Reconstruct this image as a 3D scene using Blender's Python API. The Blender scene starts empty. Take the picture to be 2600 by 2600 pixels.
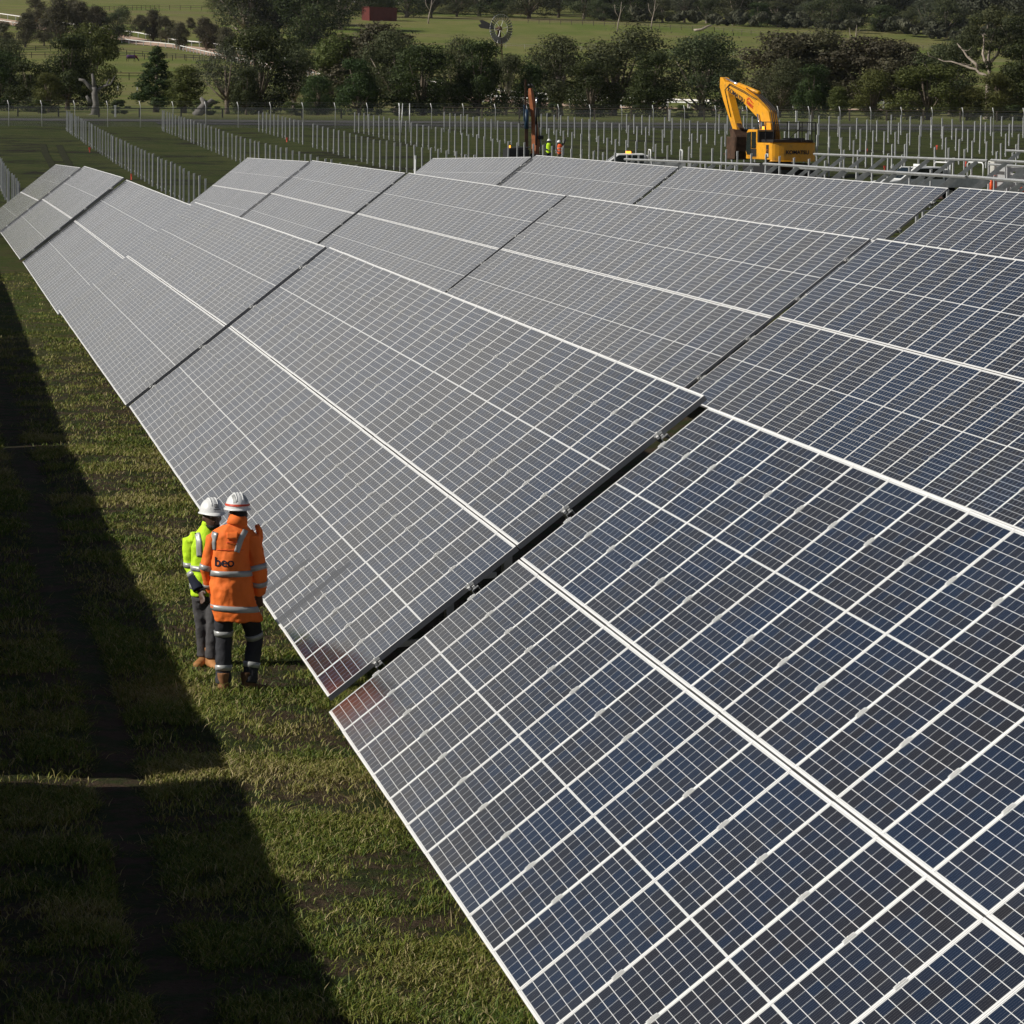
import bpy, bmesh, math, random
import numpy as np
from mathutils import Vector, Matrix, Euler
R_ = math.radians
C = bpy.context.scene.collection
SC = bpy.context.scene

# ------------------------------------------------------------------ camera, world, sun, exposure
CAM = np.array([32.271, -3.4183, 5.1287])
FPX, YAW, PIT, ROL = 9986.1, R_(8.7243), R_(6.0431), R_(0.49045)
_F = np.array([-math.cos(YAW)*math.cos(PIT), math.sin(YAW)*math.cos(PIT), -math.sin(PIT)])
_R = np.cross(_F, [0, 0, 1.0]); _R /= np.linalg.norm(_R); _U = np.cross(_R, _F)
_R2 = _R*math.cos(ROL)+_U*math.sin(ROL); _U2 = -_R*math.sin(ROL)+_U*math.cos(ROL)
cd = bpy.data.cameras.new('camera'); cam = bpy.data.objects.new('camera', cd); C.objects.link(cam)
cam.matrix_world = Matrix(((_R2[0], _U2[0], -_F[0], CAM[0]), (_R2[1], _U2[1], -_F[1], CAM[1]), (_R2[2], _U2[2], -_F[2], CAM[2]), (0, 0, 0, 1)))
cd.sensor_width = 36.0; cd.lens = FPX/2600*36.0; cd.clip_start = 1.0; cd.clip_end = 9000
SC.camera = cam

SUN_EL = R_(33.2); SX, SY = 0.06, -1.0                 # towards the sun (horizontal)
w = bpy.data.worlds.new('World'); SC.world = w; w.use_nodes = True
nt = w.node_tree; nt.nodes.clear()
sky = nt.nodes.new('ShaderNodeTexSky'); sky.sky_type = 'NISHITA'; sky.sun_disc = False
sky.sun_elevation = SUN_EL; sky.sun_rotation = math.atan2(SX, SY); sky.altitude = 50
sky.air_density = 0.55; sky.dust_density = 0.8; sky.ozone_density = 1.0
bg = nt.nodes.new('ShaderNodeBackground'); bg.inputs['Strength'].default_value = 0.05
out = nt.nodes.new('ShaderNodeOutputWorld')
# unseen broken low cloud, thinning higher up, shaped to grey the modules' reflections
tc = nt.nodes.new('ShaderNodeTexCoord'); sp = nt.nodes.new('ShaderNodeSeparateXYZ')
nz = nt.nodes.new('ShaderNodeTexNoise'); nz.inputs['Scale'].default_value = 2.6; nz.inputs['Detail'].default_value = 6
mp = nt.nodes.new('ShaderNodeMapping'); mp.inputs['Scale'].default_value = (1, 1, 3.0)
nt.links.new(tc.outputs['Generated'], sp.inputs[0]); nt.links.new(tc.outputs['Generated'], mp.inputs[0]); nt.links.new(mp.outputs[0], nz.inputs[0])
mr = nt.nodes.new('ShaderNodeMapRange'); mr.inputs[1].default_value = 0.31; mr.inputs[2].default_value = 0.42; mr.inputs[3].default_value = 0.42; mr.inputs[4].default_value = -0.30
cly = nt.nodes.new('ShaderNodeClamp'); cly.inputs[1].default_value = -.08; cly.inputs[2].default_value = .10; nt.links.new(sp.outputs[1], cly.inputs[0])
mm = nt.nodes.new('ShaderNodeMath'); mm.operation = 'MULTIPLY_ADD'; mm.inputs[1].default_value = -1.1; nt.links.new(cly.outputs[0], mm.inputs[0]); mz = nt.nodes.new('ShaderNodeMath'); mz.operation = 'MULTIPLY'; mz.inputs[1].default_value = 1.6; nt.links.new(sp.outputs[2], mz.inputs[0]); nt.links.new(mz.outputs[0], mm.inputs[2])
nt.links.new(mm.outputs[0], mr.inputs[0])
ad = nt.nodes.new('ShaderNodeMath'); ad.operation = 'ADD'; nt.links.new(nz.outputs[0], ad.inputs[0]); nt.links.new(mr.outputs[0], ad.inputs[1])
cr = nt.nodes.new('ShaderNodeMapRange'); cr.interpolation_type = 'SMOOTHSTEP'; cr.inputs[1].default_value = 0.50; cr.inputs[2].default_value = 0.72
nt.links.new(ad.outputs[0], cr.inputs[0])
mx = nt.nodes.new('ShaderNodeMix'); mx.data_type = 'RGBA'; mx.inputs[7].default_value = (11.0, 10.9, 10.8, 1)
nt.links.new(cr.outputs[0], mx.inputs[0]); nt.links.new(sky.outputs[0], mx.inputs[6]); nt.links.new(mx.outputs[2], bg.inputs[0])
nt.links.new(bg.outputs[0], out.inputs[0])

sl = bpy.data.lights.new('sun', 'SUN'); sl.energy = 5.0; sl.angle = R_(0.53); sl.color = (1.0, 0.95, 0.86)
so = bpy.data.objects.new('sun', sl); C.objects.link(so)
sd = Vector((SX, SY, 0)).normalized()*math.cos(SUN_EL)+Vector((0, 0, math.sin(SUN_EL)))
so.rotation_euler = sd.to_track_quat('Z', 'Y').to_euler(); so.location = (0, -60, 60)
SC.view_settings.view_transform = 'Standard'; SC.view_settings.look = 'None'; SC.view_settings.exposure = -0.22; SC.view_settings.gamma = 1.0
SC.render.resolution_x = SC.render.resolution_y = 1024

# ------------------------------------------------------------------ helpers
def at(px, dist):
    """ground position seen in the direction of picture column px, dist metres along the rows"""
    t = YAW+math.atan((px-1300)/FPX)
    return CAM[0]-dist, CAM[1]+dist*math.tan(t)
_gd = [-80, 32, 61, 90, 120, 149, 165, 180, 200, 224, 241, 268, 301, 347, 368, 373, 392, 420, 450, 520, 600, 700, 800, 900, 1000, 1100, 1250, 1500, 2000, 4000]
_gz = [-.52, -.52, -.40, -.52, -.62, -.80, -.95, -.92, -.70, -.30, 0, .42, .95, 1.70, 1.85, 2.0, 2.6, 2.75, 2.85, 3.2, 4.2, 6, 8.5, 11.3, 16, 25, 31.5, 39, 52, 90]
def Gn(X, Y):
    d = 32.27-X
    z = np.interp(d, _gd, _gz)
    fy = np.interp(d, [30, 120, 190, 262], [.7, 1, 1, 0])
    z = z+0.027*np.clip(Y, 0, 32)*fy
    z = z+np.interp(d, [440, 1000], [0, 1])*(np.sin(Y*0.011+1.0)*1.2)+np.clip(Y-330, 0, 2000)*np.interp(d, [900, 1400], [0, .05])+np.clip(-60-Y, 0, 2000)*np.interp(d, [600, 1400], [0, .03])
    return z
def G(X, Y): return float(Gn(np.float64(X), np.float64(Y)))
def tag(o, label=None, cat=None, group=None, kind=None):
    if label: o['label'] = label
    if cat: o['category'] = cat
    if group: o['group'] = group
    if kind: o['kind'] = kind
    return o
def empty(name, loc, label=None, cat=None, group=None, rz=0.0):
    o = bpy.data.objects.new(name, None); C.objects.link(o); o.location = loc; o.rotation_euler = (0, 0, rz); o.empty_display_size = .3
    return tag(o, label, cat, group)
def link(name, me, parent=None):
    o = bpy.data.objects.new(name, me); C.objects.link(o)
    if parent: o.parent = parent
    return o
def copy_tree(o, parent=None):
    c = o.copy(); C.objects.link(c)
    if parent: c.parent = parent
    for ch in list(o.children): copy_tree(ch, c)
    return c
class MB:
    """mesh builder collecting boxes, bars, tubes, lofts"""
    def __init__(s): s.v = []; s.f = []; s.m = []; s.sm = []
    def add(s, vs, fs, mi=0, smooth=False):
        b = len(s.v); s.v += [tuple(map(float, p)) for p in vs]
        s.f += [tuple(i+b for i in f) for f in fs]; s.m += [mi]*len(fs); s.sm += [smooth]*len(fs); return s
    def box(s, x0, x1, y0, y1, z0, z1, mi=0, M=None):
        vs = [Vector((x, y, z)) for z in (z0, z1) for y in (y0, y1) for x in (x0, x1)]
        if M: vs = [M @ v for v in vs]
        return s.add(vs, [(0, 2, 3, 1), (4, 5, 7, 6), (0, 1, 5, 4), (2, 6, 7, 3), (0, 4, 6, 2), (1, 3, 7, 5)], mi)
    def bar(s, p, q, wd, ht, mi=0, up=(0, 0, 1)):
        p, q = Vector(p), Vector(q); d = (q-p); L = d.length; d.normalize(); u = Vector(up)
        if abs(d.dot(u)) > .98: u = Vector((1, 0, 0))
        r = d.cross(u).normalized(); u = r.cross(d)
        M = Matrix.Translation(p) @ Matrix((r, d, u)).transposed().to_4x4()
        return s.box(-wd/2, wd/2, 0, L, -ht/2, ht/2, mi, M)
    def loft(s, rings, n=12, mi=0, smooth=True, right=None, cap=True):
        """rings: (centre, rx, ry[, right vec, fwd vec]); section lies across the path"""
        cs = [Vector(r[0]) for r in rings]; vs = []
        for i, r in enumerate(rings):
            t = (cs[min(i+1, len(cs)-1)]-cs[max(i-1, 0)])
            if t.length < 1e-9: t = Vector((0, 0, 1))
            t.normalize()
            if len(r) >= 5: a, b = Vector(r[3]), Vector(r[4])
            else:
                ref = Vector(right) if right else (Vector((1, 0, 0)) if abs(t.x) < .8 else Vector((0, 1, 0)))
                a = (ref-t*ref.dot(t)).normalized(); b = t.cross(a)
            for k in range(n):
                an = 2*math.pi*k/n; vs.append(cs[i]+a*(r[1]*math.cos(an))+b*(r[2]*math.sin(an)))
        fs = [(i*n+k, i*n+(k+1) % n, (i+1)*n+(k+1) % n, (i+1)*n+k) for i in range(len(rings)-1) for k in range(n)]
        if cap: fs += [tuple(reversed(range(n))), tuple((len(rings)-1)*n+k for k in range(n))]
        return s.add(vs, fs, mi, smooth)
    def tube(s, pts, rs, n=8, mi=0, smooth=True):
        if not hasattr(rs, '__len__'): rs = [rs]*len(pts)
        return s.loft([(p, r, r) for p, r in zip(pts, rs)], n, mi, smooth)
    def prism(s, poly, x0, x1, mi=0, M=None):
        """poly in (y,z), extruded along x"""
        n = len(poly); vs = [Vector((x0, y, z)) for y, z in poly]+[Vector((x1, y, z)) for y, z in poly]
        if M: vs = [M @ v for v in vs]
        return s.add(vs, [tuple(reversed(range(n))), tuple(range(n, 2*n))]+[(i, (i+1) % n, n+(i+1) % n, n+i) for i in range(n)], mi)
    def ell(s, c, rx, ry, rz, n=14, m=9, mi=0, M=None):
        vs = []; fs = []
        for j in range(m+1):
            th = math.pi*j/m
            for k in range(n):
                an = 2*math.pi*k/n; vs.append(Vector((c[0]+rx*math.sin(th)*math.cos(an), c[1]+ry*math.sin(th)*math.sin(an), c[2]-rz*math.cos(th))))
        if M: vs = [M @ v for v in vs]
        for j in range(m):
            for k in range(n): fs.append((j*n+k, j*n+(k+1) % n, (j+1)*n+(k+1) % n, (j+1)*n+k))
        return s.add(vs, fs, mi, True)
    def mesh(s, name, mats):
        me = bpy.data.meshes.new(name); me.from_pydata(s.v, [], s.f); me.polygons.foreach_set('material_index', s.m); me.polygons.foreach_set('use_smooth', s.sm)
        for m in (mats if isinstance(mats, (list, tuple)) else [mats]): me.materials.append(m)
        me.validate(); me.update(); return me
    def build(s, name, mats, parent=None, bevel=0):
        o = link(name, s.mesh(name, mats), parent)
        if bevel:
            b = o.modifiers.new('bevel', 'BEVEL'); b.width = bevel; b.segments = 2; b.limit_method = 'ANGLE'; b.angle_limit = R_(40)
        return o
def bake(o):
    """apply modifiers without operators"""
    dg = bpy.context.evaluated_depsgraph_get(); me = bpy.data.meshes.new_from_object(o.evaluated_get(dg)); o.modifiers.clear(); o.data = me; return o

# ------------------------------------------------------------------ materials
class NT:
    def __init__(s, name):
        s.m = bpy.data.materials.new(name); s.m.use_nodes = True; s.t = s.m.node_tree; s.b = s.t.nodes['Principled BSDF']
    def n(s, t, **k):
        o = s.t.nodes.new('ShaderNode'+t)
        for a, b in k.items(): setattr(o, a, b)
        return o
    def l(s, a, b): s.t.links.new(a, b)
    def val(s, sock, v):
        if isinstance(v, (int, float)): sock.default_value = v
        elif isinstance(v, tuple): sock.default_value = v
        else: s.l(v, sock)
    def math(s, op, a, b=0.0, c=None):
        o = s.n('Math', operation=op); s.val(o.inputs[0], a); s.val(o.inputs[1], b)
        if c is not None: s.val(o.inputs[2], c)
        return o.outputs[0]
    def mix(s, f, a, b):
        o = s.n('Mix', data_type='RGBA'); s.val(o.inputs[0], f); s.val(o.inputs[6], a); s.val(o.inputs[7], b); return o.outputs[2]
    def noise(s, scale, detail=4, rough=.55, co=None, dist=0):
        o = s.n('TexNoise'); o.inputs['Scale'].default_value = scale; o.inputs['Detail'].default_value = detail; o.inputs['Roughness'].default_value = rough; o.inputs['Distortion'].default_value = dist
        if co is not None: s.l(co, o.inputs['Vector'])
        return o.outputs[0]
    def step(s, v, a, b):
        o = s.n('MapRange', interpolation_type='SMOOTHSTEP'); s.val(o.inputs[0], v); o.inputs[1].default_value = a; o.inputs[2].default_value = b; return o.outputs[0]
    def bump(s, h, st, dist=.02):
        o = s.n('Bump'); o.inputs['Strength'].default_value = st; o.inputs['Distance'].default_value = dist; s.l(h, o.inputs['Height']); s.l(o.outputs[0], s.b.inputs['Normal'])
def c4(c): return (c[0], c[1], c[2], 1.0)
def mat(name, col, rough=.6, metal=0.0, spec=.5, var=.12, vs=3.0, bump=0, bs=40, dirt=None, coat=0):
    k = NT(name); b = k.b; co = k.n('TexCoord').outputs['Object']
    nzv = k.noise(vs, 5, .6, co)
    lo = tuple(x*(1-var) for x in col); hi = tuple(min(1, x*(1+var)) for x in col)
    colr = k.mix(k.step(nzv, .3, .7), c4(lo), c4(hi))
    if dirt: colr = k.mix(k.math('MULTIPLY', k.step(k.noise(vs*1.7, 6, .65, co), .5, .72), .65), colr, c4(dirt))
    k.l(colr, b.inputs['Base Color'])
    b.inputs['Metallic'].default_value = metal; b.inputs['Specular IOR Level'].default_value = spec
    k.l(k.math('MULTIPLY_ADD', nzv, .2, rough-.1), b.inputs['Roughness'])
    if coat: b.inputs['Coat Weight'].default_value = coat
    if bump: k.bump(k.noise(bs, 4, .6, co), bump)
    return k.m
M = {}
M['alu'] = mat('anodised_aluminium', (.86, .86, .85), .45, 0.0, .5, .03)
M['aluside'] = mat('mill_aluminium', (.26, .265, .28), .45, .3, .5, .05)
M['clamp'] = mat('bright_aluminium', (.9, .9, .88), .3, .3, .5, .04)
M['gal'] = mat('galvanised_steel', (.50, .51, .51), .5, .35, .5, .16, 5, bump=.1, bs=60)
M['gal2'] = mat('galvanised_steel_post', (.44, .45, .46), .6, .1, .5, .16, 5)
M['tape'] = mat('reflective_tape', (.40, .41, .40), .35, 0.1, .6, .04)
M['orange'] = mat('orange_fabric', (1.0, .205, .034), .75, 0, .3, .06, 6, bump=.35, bs=14)
M['hiyellow'] = mat('yellow_fabric', (.62, 1.0, .03), .75, 0, .3, .05, 6, bump=.35, bs=14)
M['navy'] = mat('navy_fabric', (.018, .022, .04), .85, 0, .2, .15, 6, bump=.3, bs=16)
M['charcoal'] = mat('charcoal_fabric', (.045, .046, .052), .85, 0, .2, .15, 8, bump=.4, bs=16)
M['greytrouser'] = mat('grey_trouser_fabric', (.085, .082, .085), .85, 0, .2, .15, 8, bump=.4, bs=16)
M['white'] = mat('white_plastic', (.82, .83, .82), .35, 0, .5, .03)
M['skin'] = mat('dark_skin', (.10, .052, .035), .5, 0, .5, .1)
M['skin2'] = mat('brown_skin', (.16, .085, .055), .5, 0, .5, .1)
M['hair'] = mat('black_hair', (.008, .007, .006), .6, 0, .4, .2, 30, bump=.5, bs=120)
M['boot'] = mat('tan_leather', (.42, .19, .065), .65, 0, .4, .2, 9, bump=.3, bs=30)
M['bootdark'] = mat('muddy_leather', (.13, .07, .035), .75, 0, .3, .25, 9, bump=.3, bs=30)
M['black'] = mat('black_rubber', (.015, .015, .016), .6, 0, .4, .1)
M['redtape'] = mat('red_reflective_band', (.65, .06, .02), .45, 0, .5, .2, 30)
M['yel'] = mat('machine_yellow_paint', (.80, .36, .012), .42, 0, .5, .07, 1.4, dirt=(.30, .16, .05))
M['glass'] = mat('tinted_glass', (.012, .018, .018), .08, 0, .6, .1)
M['rust'] = mat('rusty_steel', (.075, .042, .026), .8, .1, .3, .35, 3, bump=.3)
M['rigor'] = mat('faded_orange_paint', (.33, .105, .035), .55, 0, .4, .2, 1.5, dirt=(.12, .05, .03))
M['blue'] = mat('blue_paint', (.015, .045, .09), .45, 0, .5, .1)
M['chrome'] = mat('chrome_rod', (.8, .8, .82), .15, .9, .5, .02)
M['wood'] = mat('weathered_timber', (.16, .13, .10), .85, 0, .2, .25, 2)
M['darkwood'] = mat('dark_timber', (.045, .04, .032), .85, 0, .2, .2, 2)
M['whitewood'] = mat('white_painted_timber', (.80, .80, .78), .6, 0, .3, .05)
M['shed'] = mat('red_sheet_steel', (.12, .022, .018), .55, .1, .4, .15, 1)
M['conc'] = mat('sun_bleached_timber', (.5, .5, .46), .8, 0, .3, .1)
M['orangeplastic'] = mat('orange_plastic', (1.0, .12, .02), .5, 0, .4, .05)
M['pink'] = mat('pink_marker', (.9, .12, .08), .6, 0, .3, .1)
M['bark'] = mat('grey_bark', (.16, .13, .10), .85, 0, .2, .35, 1.3, bump=.4, bs=6)
M['paleb'] = mat('pale_gum_bark', (.38, .32, .27), .75, 0, .3, .3, 1.0, dirt=(.2, .15, .11))
M['deadw'] = mat('silvered_dead_wood', (.17, .16, .15), .85, 0, .2, .3, 2, bump=.5, bs=9)
M['rugp'] = mat('purple_rug', (.10, .05, .14), .8, 0, .2, .1)
M['horse'] = mat('dark_bay_coat', (.035, .018, .012), .6, 0, .3, .2)
k = NT('amber_light'); k.b.inputs['Base Color'].default_value = (1, .3, .02, 1); k.b.inputs['Emission Color'].default_value = (1, .32, .03, 1); k.b.inputs['Emission Strength'].default_value = 3.0; M['amber'] = k.m

# solar cell laminate: 6 x 24 half cells, white gaps, centre strip
k = NT('solar_cells'); b = k.b; tcn = k.n('TexCoord'); s = k.n('SeparateXYZ'); k.l(tcn.outputs['Object'], s.inputs[0]); X, Y = s.outputs[0], s.outputs[1]
oi = k.n('ObjectInfo')
cw, ch, mx0, my0, cs = .1567, .0808, .030, .024, .012   # pitch, margins, centre strip
g = .0042
u = k.math('DIVIDE', k.math('SUBTRACT', X, mx0), cw); fu = k.math('FRACT', u)
du = k.math('MULTIPLY', k.math('SUBTRACT', .5, k.math('ABSOLUTE', k.math('SUBTRACT', fu, .5))), cw)   # distance to column gap
lineu = k.math('LESS_THAN', du, g/2)
half = k.math('GREATER_THAN', Y, 1.0)
y2 = k.math('SUBTRACT', k.math('SUBTRACT', Y, my0), k.math('MULTIPLY', half, cs))
v = k.math('DIVIDE', y2, ch); fv = k.math('FRACT', v)
dv = k.math('MULTIPLY', k.math('SUBTRACT', .5, k.math('ABSOLUTE', k.math('SUBTRACT', fv, .5))), ch)
linev = k.math('LESS_THAN', dv, g/2)
cen = k.math('LESS_THAN', k.math('ABSOLUTE', k.math('SUBTRACT', Y, 1.0)), cs/2)
edx = k.math('GREATER_THAN', k.math('ABSOLUTE', k.math('SUBTRACT', X, .5)), .470)
edy = k.math('GREATER_THAN', k.math('ABSOLUTE', k.math('SUBTRACT', Y, 1.0)), .976)
line = k.math('MAXIMUM', k.math('MAXIMUM', lineu, linev), k.math('MAXIMUM', cen, k.math('MAXIMUM', edx, edy)))
# thin busbars: 5 to a cell
fb = k.math('FRACT', k.math('MULTIPLY', fu, 5.0)); bus = k.math('LESS_THAN', k.math('ABSOLUTE', k.math('SUBTRACT', fb, .5)), .025)
cx = k.n('CombineXYZ'); k.l(k.math('FLOOR', u), cx.inputs[0]); k.l(k.math('FLOOR', v), cx.inputs[1]); k.l(k.math('MULTIPLY', oi.outputs['Random'], 97.0), cx.inputs[2])
wn = k.n('TexWhiteNoise', noise_dimensions='3D'); k.l(cx.outputs[0], wn.inputs[0])
lown = k.noise(1.1, 2, .5, k.n('NewGeometry').outputs['Position'])
tone = k.math('MULTIPLY_ADD', wn.outputs[0], .45, k.math('MULTIPLY_ADD', lown, .9, k.math('MULTIPLY_ADD', oi.outputs['Random'], .45, -.42)))
o1 = k.mix(k.step(tone, .15, .85), (.021, .019, .019, 1), (.011, .021, .046, 1))
o2 = k.mix(k.math('MULTIPLY', bus, .25), o1, (.55, .56, .58, 1))
o3 = k.mix(line, o2, (.78, .79, .78, 1))
P3 = k.n('NewGeometry').outputs['Position']; dst = k.math('MULTIPLY', k.step(k.noise(.8, 6, .7, P3), .45, .8), .035)
streak = k.math('MULTIPLY', k.step(k.noise(260, 2, .5, P3), .77, .80), .35)
o4 = k.mix(k.math('ADD', dst, streak), o3, (.45, .43, .38, 1))
k.l(o4, b.inputs['Base Color']); k.l(k.math('MULTIPLY_ADD', k.noise(.5, 4, .6, P3), .10, .07), b.inputs['Roughness']); b.inputs['IOR'].default_value = 1.34; b.inputs['Specular IOR Level'].default_value = .5
M['cells'] = k.m
# ------------------------------------------------------------------ ground
k = NT('field_ground'); b = k.b; P = k.n('NewGeometry').outputs['Position']; s = k.n('SeparateXYZ'); k.l(P, s.inputs[0])
d = k.math('SUBTRACT', 32.27, s.outputs[0])
n1 = k.noise(.35, 6, .65, P); n2 = k.noise(2.2, 8, .7, P); n3 = k.noise(14, 6, .7, P); n4 = k.noise(.055, 5, .6, P)
green = k.mix(k.step(n2, .38, .66), (.050, .085, .014, 1), (.115, .125, .028, 1))
green = k.mix(k.step(n1, .5, .72), green, (.12, .10, .045, 1))
mud = k.mix(n3, (.07, .047, .030, 1), (.15, .10, .068, 1))
nearg = k.mix(k.step(k.math('ADD', n2, k.math('MULTIPLY', n1, .6)), .78, .95), green, mud)
siteg = k.mix(k.step(k.math('ADD', k.math('MULTIPLY', n1, .5), k.math('MULTIPLY', n2, .5)), .40, .62), (.036, .056, .010, 1), (.080, .085, .026, 1))
siteg = k.mix(k.step(k.math('ADD', k.noise(.13, 8, .75, P), k.math('MULTIPLY', n2, .35)), .68, .80), siteg, (.020, .017, .011, 1))
pad = k.mix(k.step(n4, .35, .65), (.135, .180, .036, 1), (.215, .215, .068, 1))
mpz = k.n('Mapping'); mpz.inputs['Scale'].default_value = (.05, .004, 1); k.l(P, mpz.inputs[0])
pad = k.mix(k.math('MULTIPLY', k.step(k.noise(1.0, 6, .7, mpz.outputs[0]), .46, .62), .75), pad, (.21, .175, .085, 1))
pad = k.mix(k.math('MULTIPLY', k.step(n1, .5, .75), .35), pad, (.07, .10, .02, 1))
soil = k.mix(k.step(n2, .42, .58), k.mix(n3, (.045, .032, .020, 1), (.125, .085, .055, 1)), (.040, .055, .014, 1)); nearg = k.mix(k.step(d, 75, 100), soil, nearg)
col = k.mix(k.step(d, 95, 190), nearg, siteg); col = k.mix(k.step(d, 372, 440), col, pad)
k.l(col, b.inputs['Base Color']); b.inputs['Roughness'].default_value = .95; b.inputs['Specular IOR Level'].default_value = .15
k.bump(k.math('ADD', n3, k.math('MULTIPLY', n2, 2.0)), .9, .12)
M['ground'] = k.m
def axis(pairs):
    out = []
    for a, b_, st in pairs: out += list(np.arange(a, b_, st))
    return np.array(sorted(set([round(float(v), 4) for v in out]+[pairs[-1][1]])))
xs = axis([(-5000, -2600, 200), (-2600, -1400, 40), (-1400, -420, 14), (-420, -330, 3), (-330, -60, 4), (-60, 20, .5), (20, 130, 5)])
ys = axis([(-1800, -300, 60), (-300, -60, 12), (-60, -8, 4), (-8, 4, .5), (4, 120, 4), (120, 700, 12), (700, 2200, 60)])
XX, YY = np.meshgrid(xs, ys, indexing='ij'); ZZ = Gn(XX, YY)
bumpz = .022*(np.sin(XX*2.1+YY)*np.sin(YY*2.7-XX*.6)+np.sin(XX*.9+2)*np.sin(YY*1.3+XX*.3))
ruts = -.09*np.exp(-((YY+1.75+.10*np.sin(XX*.35))/.20)**2)-.06*np.exp(-((YY+3.3+.10*np.sin(XX*.35))/.2)**2)-.05*np.exp(-((YY+4.3)/.25)**2)
ZZ = ZZ+np.where((XX > -60) & (XX < 20), bumpz+ruts, 0)
def grid_mesh(name, XX, YY, ZZ, m):
    nx, ny = XX.shape; me = bpy.data.meshes.new(name)
    co = np.stack([XX, YY, ZZ], -1).reshape(-1, 3).astype(np.float32)
    i = np.arange(nx*ny).reshape(nx, ny); f = np.stack([i[:-1, :-1], i[1:, :-1], i[1:, 1:], i[:-1, 1:]], -1).reshape(-1, 4)
    me.vertices.add(len(co)); me.vertices.foreach_set('co', co.ravel()); me.loops.add(f.size); me.loops.foreach_set('vertex_index', f.ravel().astype(np.int32))
    me.polygons.add(len(f)); me.polygons.foreach_set('loop_start', np.arange(0, f.size, 4, dtype=np.int32)); me.polygons.foreach_set('loop_total', np.full(len(f), 4, dtype=np.int32))
    me.polygons.foreach_set('use_smooth', np.ones(len(f), bool)); me.materials.append(m); me.update(); me.validate(); return me
tag(link('ground', grid_mesh('ground', XX, YY, ZZ, M['ground'])), kind='structure')

# roads: gravel road inside the perimeter, sand training track on the rise beyond
M['gravel'] = mat('grey_gravel', (.085, .082, .080), .95, 0, .2, .25, .8, bump=.5, bs=3)
M['gravel_bank'] = mat('dark_gravel_bank', (.050, .049, .049), .95, 0, .2, .25, .6, bump=.5, bs=3)
M['sand'] = mat('pink_sand', (.56, .40, .30), .95, 0, .1, .08, .3)
def strip(name, pts, w0, m, lift=.06, seg=6, wfun=None):
    P_ = []
    for i in range(len(pts)-1):
        for j in range(seg): t = j/seg; P_.append(np.array(pts[i])*(1-t)+np.array(pts[i+1])*t)
    P_.append(np.array(pts[-1])); P_ = np.array(P_)
    T = np.gradient(P_, axis=0); T /= np.linalg.norm(T, axis=1)[:, None]; N = np.stack([-T[:, 1], T[:, 0]], 1)
    cols = 7; XX = np.zeros((len(P_), cols)); YY = XX.copy()
    for c_ in range(cols):
        o_ = (c_/(cols-1)-.5)*w0; XX[:, c_] = P_[:, 0]+N[:, 0]*o_; YY[:, c_] = P_[:, 1]+N[:, 1]*o_
    me = grid_mesh(name, XX, YY, Gn(XX, YY)+lift, m)
    return tag(link(name, me), kind='structure'), P_
rd = [(-353, -120), (-353, 0), (-354, 60), (-356, 150), (-360, 260)]
strip('gravel_road', rd, 5.5, M['gravel'], .05)
strip('gravel_road_shoulder', [(-346.5, 20), (-346, 60), (-346, 150), (-349, 260)], 5, M['gravel_bank'], .05)
trk = [at(-260, 1130), at(98, 1055), at(300, 1020), at(489, 975), at(640, 900), at(790, 800), at(1000, 690), at(1200, 600), at(1430, 545), at(1800, 520), at(2300, 540)]
trk = [tuple(p) for p in trk]
_, TP = strip('sand_track', trk, 9, M['sand'], .12, 8)
M['rutsoil'] = mat('churned_soil', (.026, .028, .012), .95, 0, .1, .5, 2.2, dirt=(.045, .055, .015))
strip('wheel_rut', [at(106, 308), at(112, 285), at(128, 262), at(142, 240), at(150, 225)], .5, M['rutsoil'], .03)
strip('wheel_rut', [at(147, 305), at(158, 282), at(172, 262), at(186, 243), at(200, 226)], .5, M['rutsoil'], .03)
strip('soil_clearing', [at(2290, 208), at(2560, 196)], 9, mat('bare_soil', (.10, .06, .045), .95, 0, .1, .2, 1), .05)

# ------------------------------------------------------------------ solar tables
TH = R_(38.45); CT, ST = math.cos(TH), math.sin(TH); ROWP = 8.63; NMOD = 29
back = mat('white_backsheet', (.55, .56, .56), .5, 0, .4, .03)
mb = MB(); mb.box(.009, .991, .009, 1.991, -.006, 0)
lam = mb.mesh('solar_module', [back, M['cells']])
for p in lam.polygons:
    if p.normal.z > .9: p.material_index = 1
fr = MB(); D0 = -.045
for (a, b_, c_, d_) in ((0, .020, 0, 2.0), (.980, 1.0, 0, 2.0), (.020, .980, 0, .014), (.020, .980, 1.986, 2.0)): fr.box(a, b_, c_, d_, D0, .0015)
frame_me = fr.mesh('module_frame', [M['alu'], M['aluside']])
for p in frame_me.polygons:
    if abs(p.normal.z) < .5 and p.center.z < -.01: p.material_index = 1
bothm = MB(); bothm.v, bothm.f, bothm.m, bothm.sm = list(fr.v), list(fr.f), list(fr.m), list(fr.sm); bothm.add(mb.v, mb.f, 2)
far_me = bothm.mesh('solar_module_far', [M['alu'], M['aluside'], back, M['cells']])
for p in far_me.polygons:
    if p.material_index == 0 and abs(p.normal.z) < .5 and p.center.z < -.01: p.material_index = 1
    if p.material_index == 2 and p.normal.z > .9: p.material_index = 3
cl = MB()
cl.box(-.024, .018, -.038, .038, .002, .008); cl.box(-.012, .006, -.03, .03, .009, .013); cl.ell((-.003, 0, .013), .008, .008, .005, 8, 4)
clamp_me = cl.mesh('mounting_clamp', M['clamp'])
ec = MB()
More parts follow.
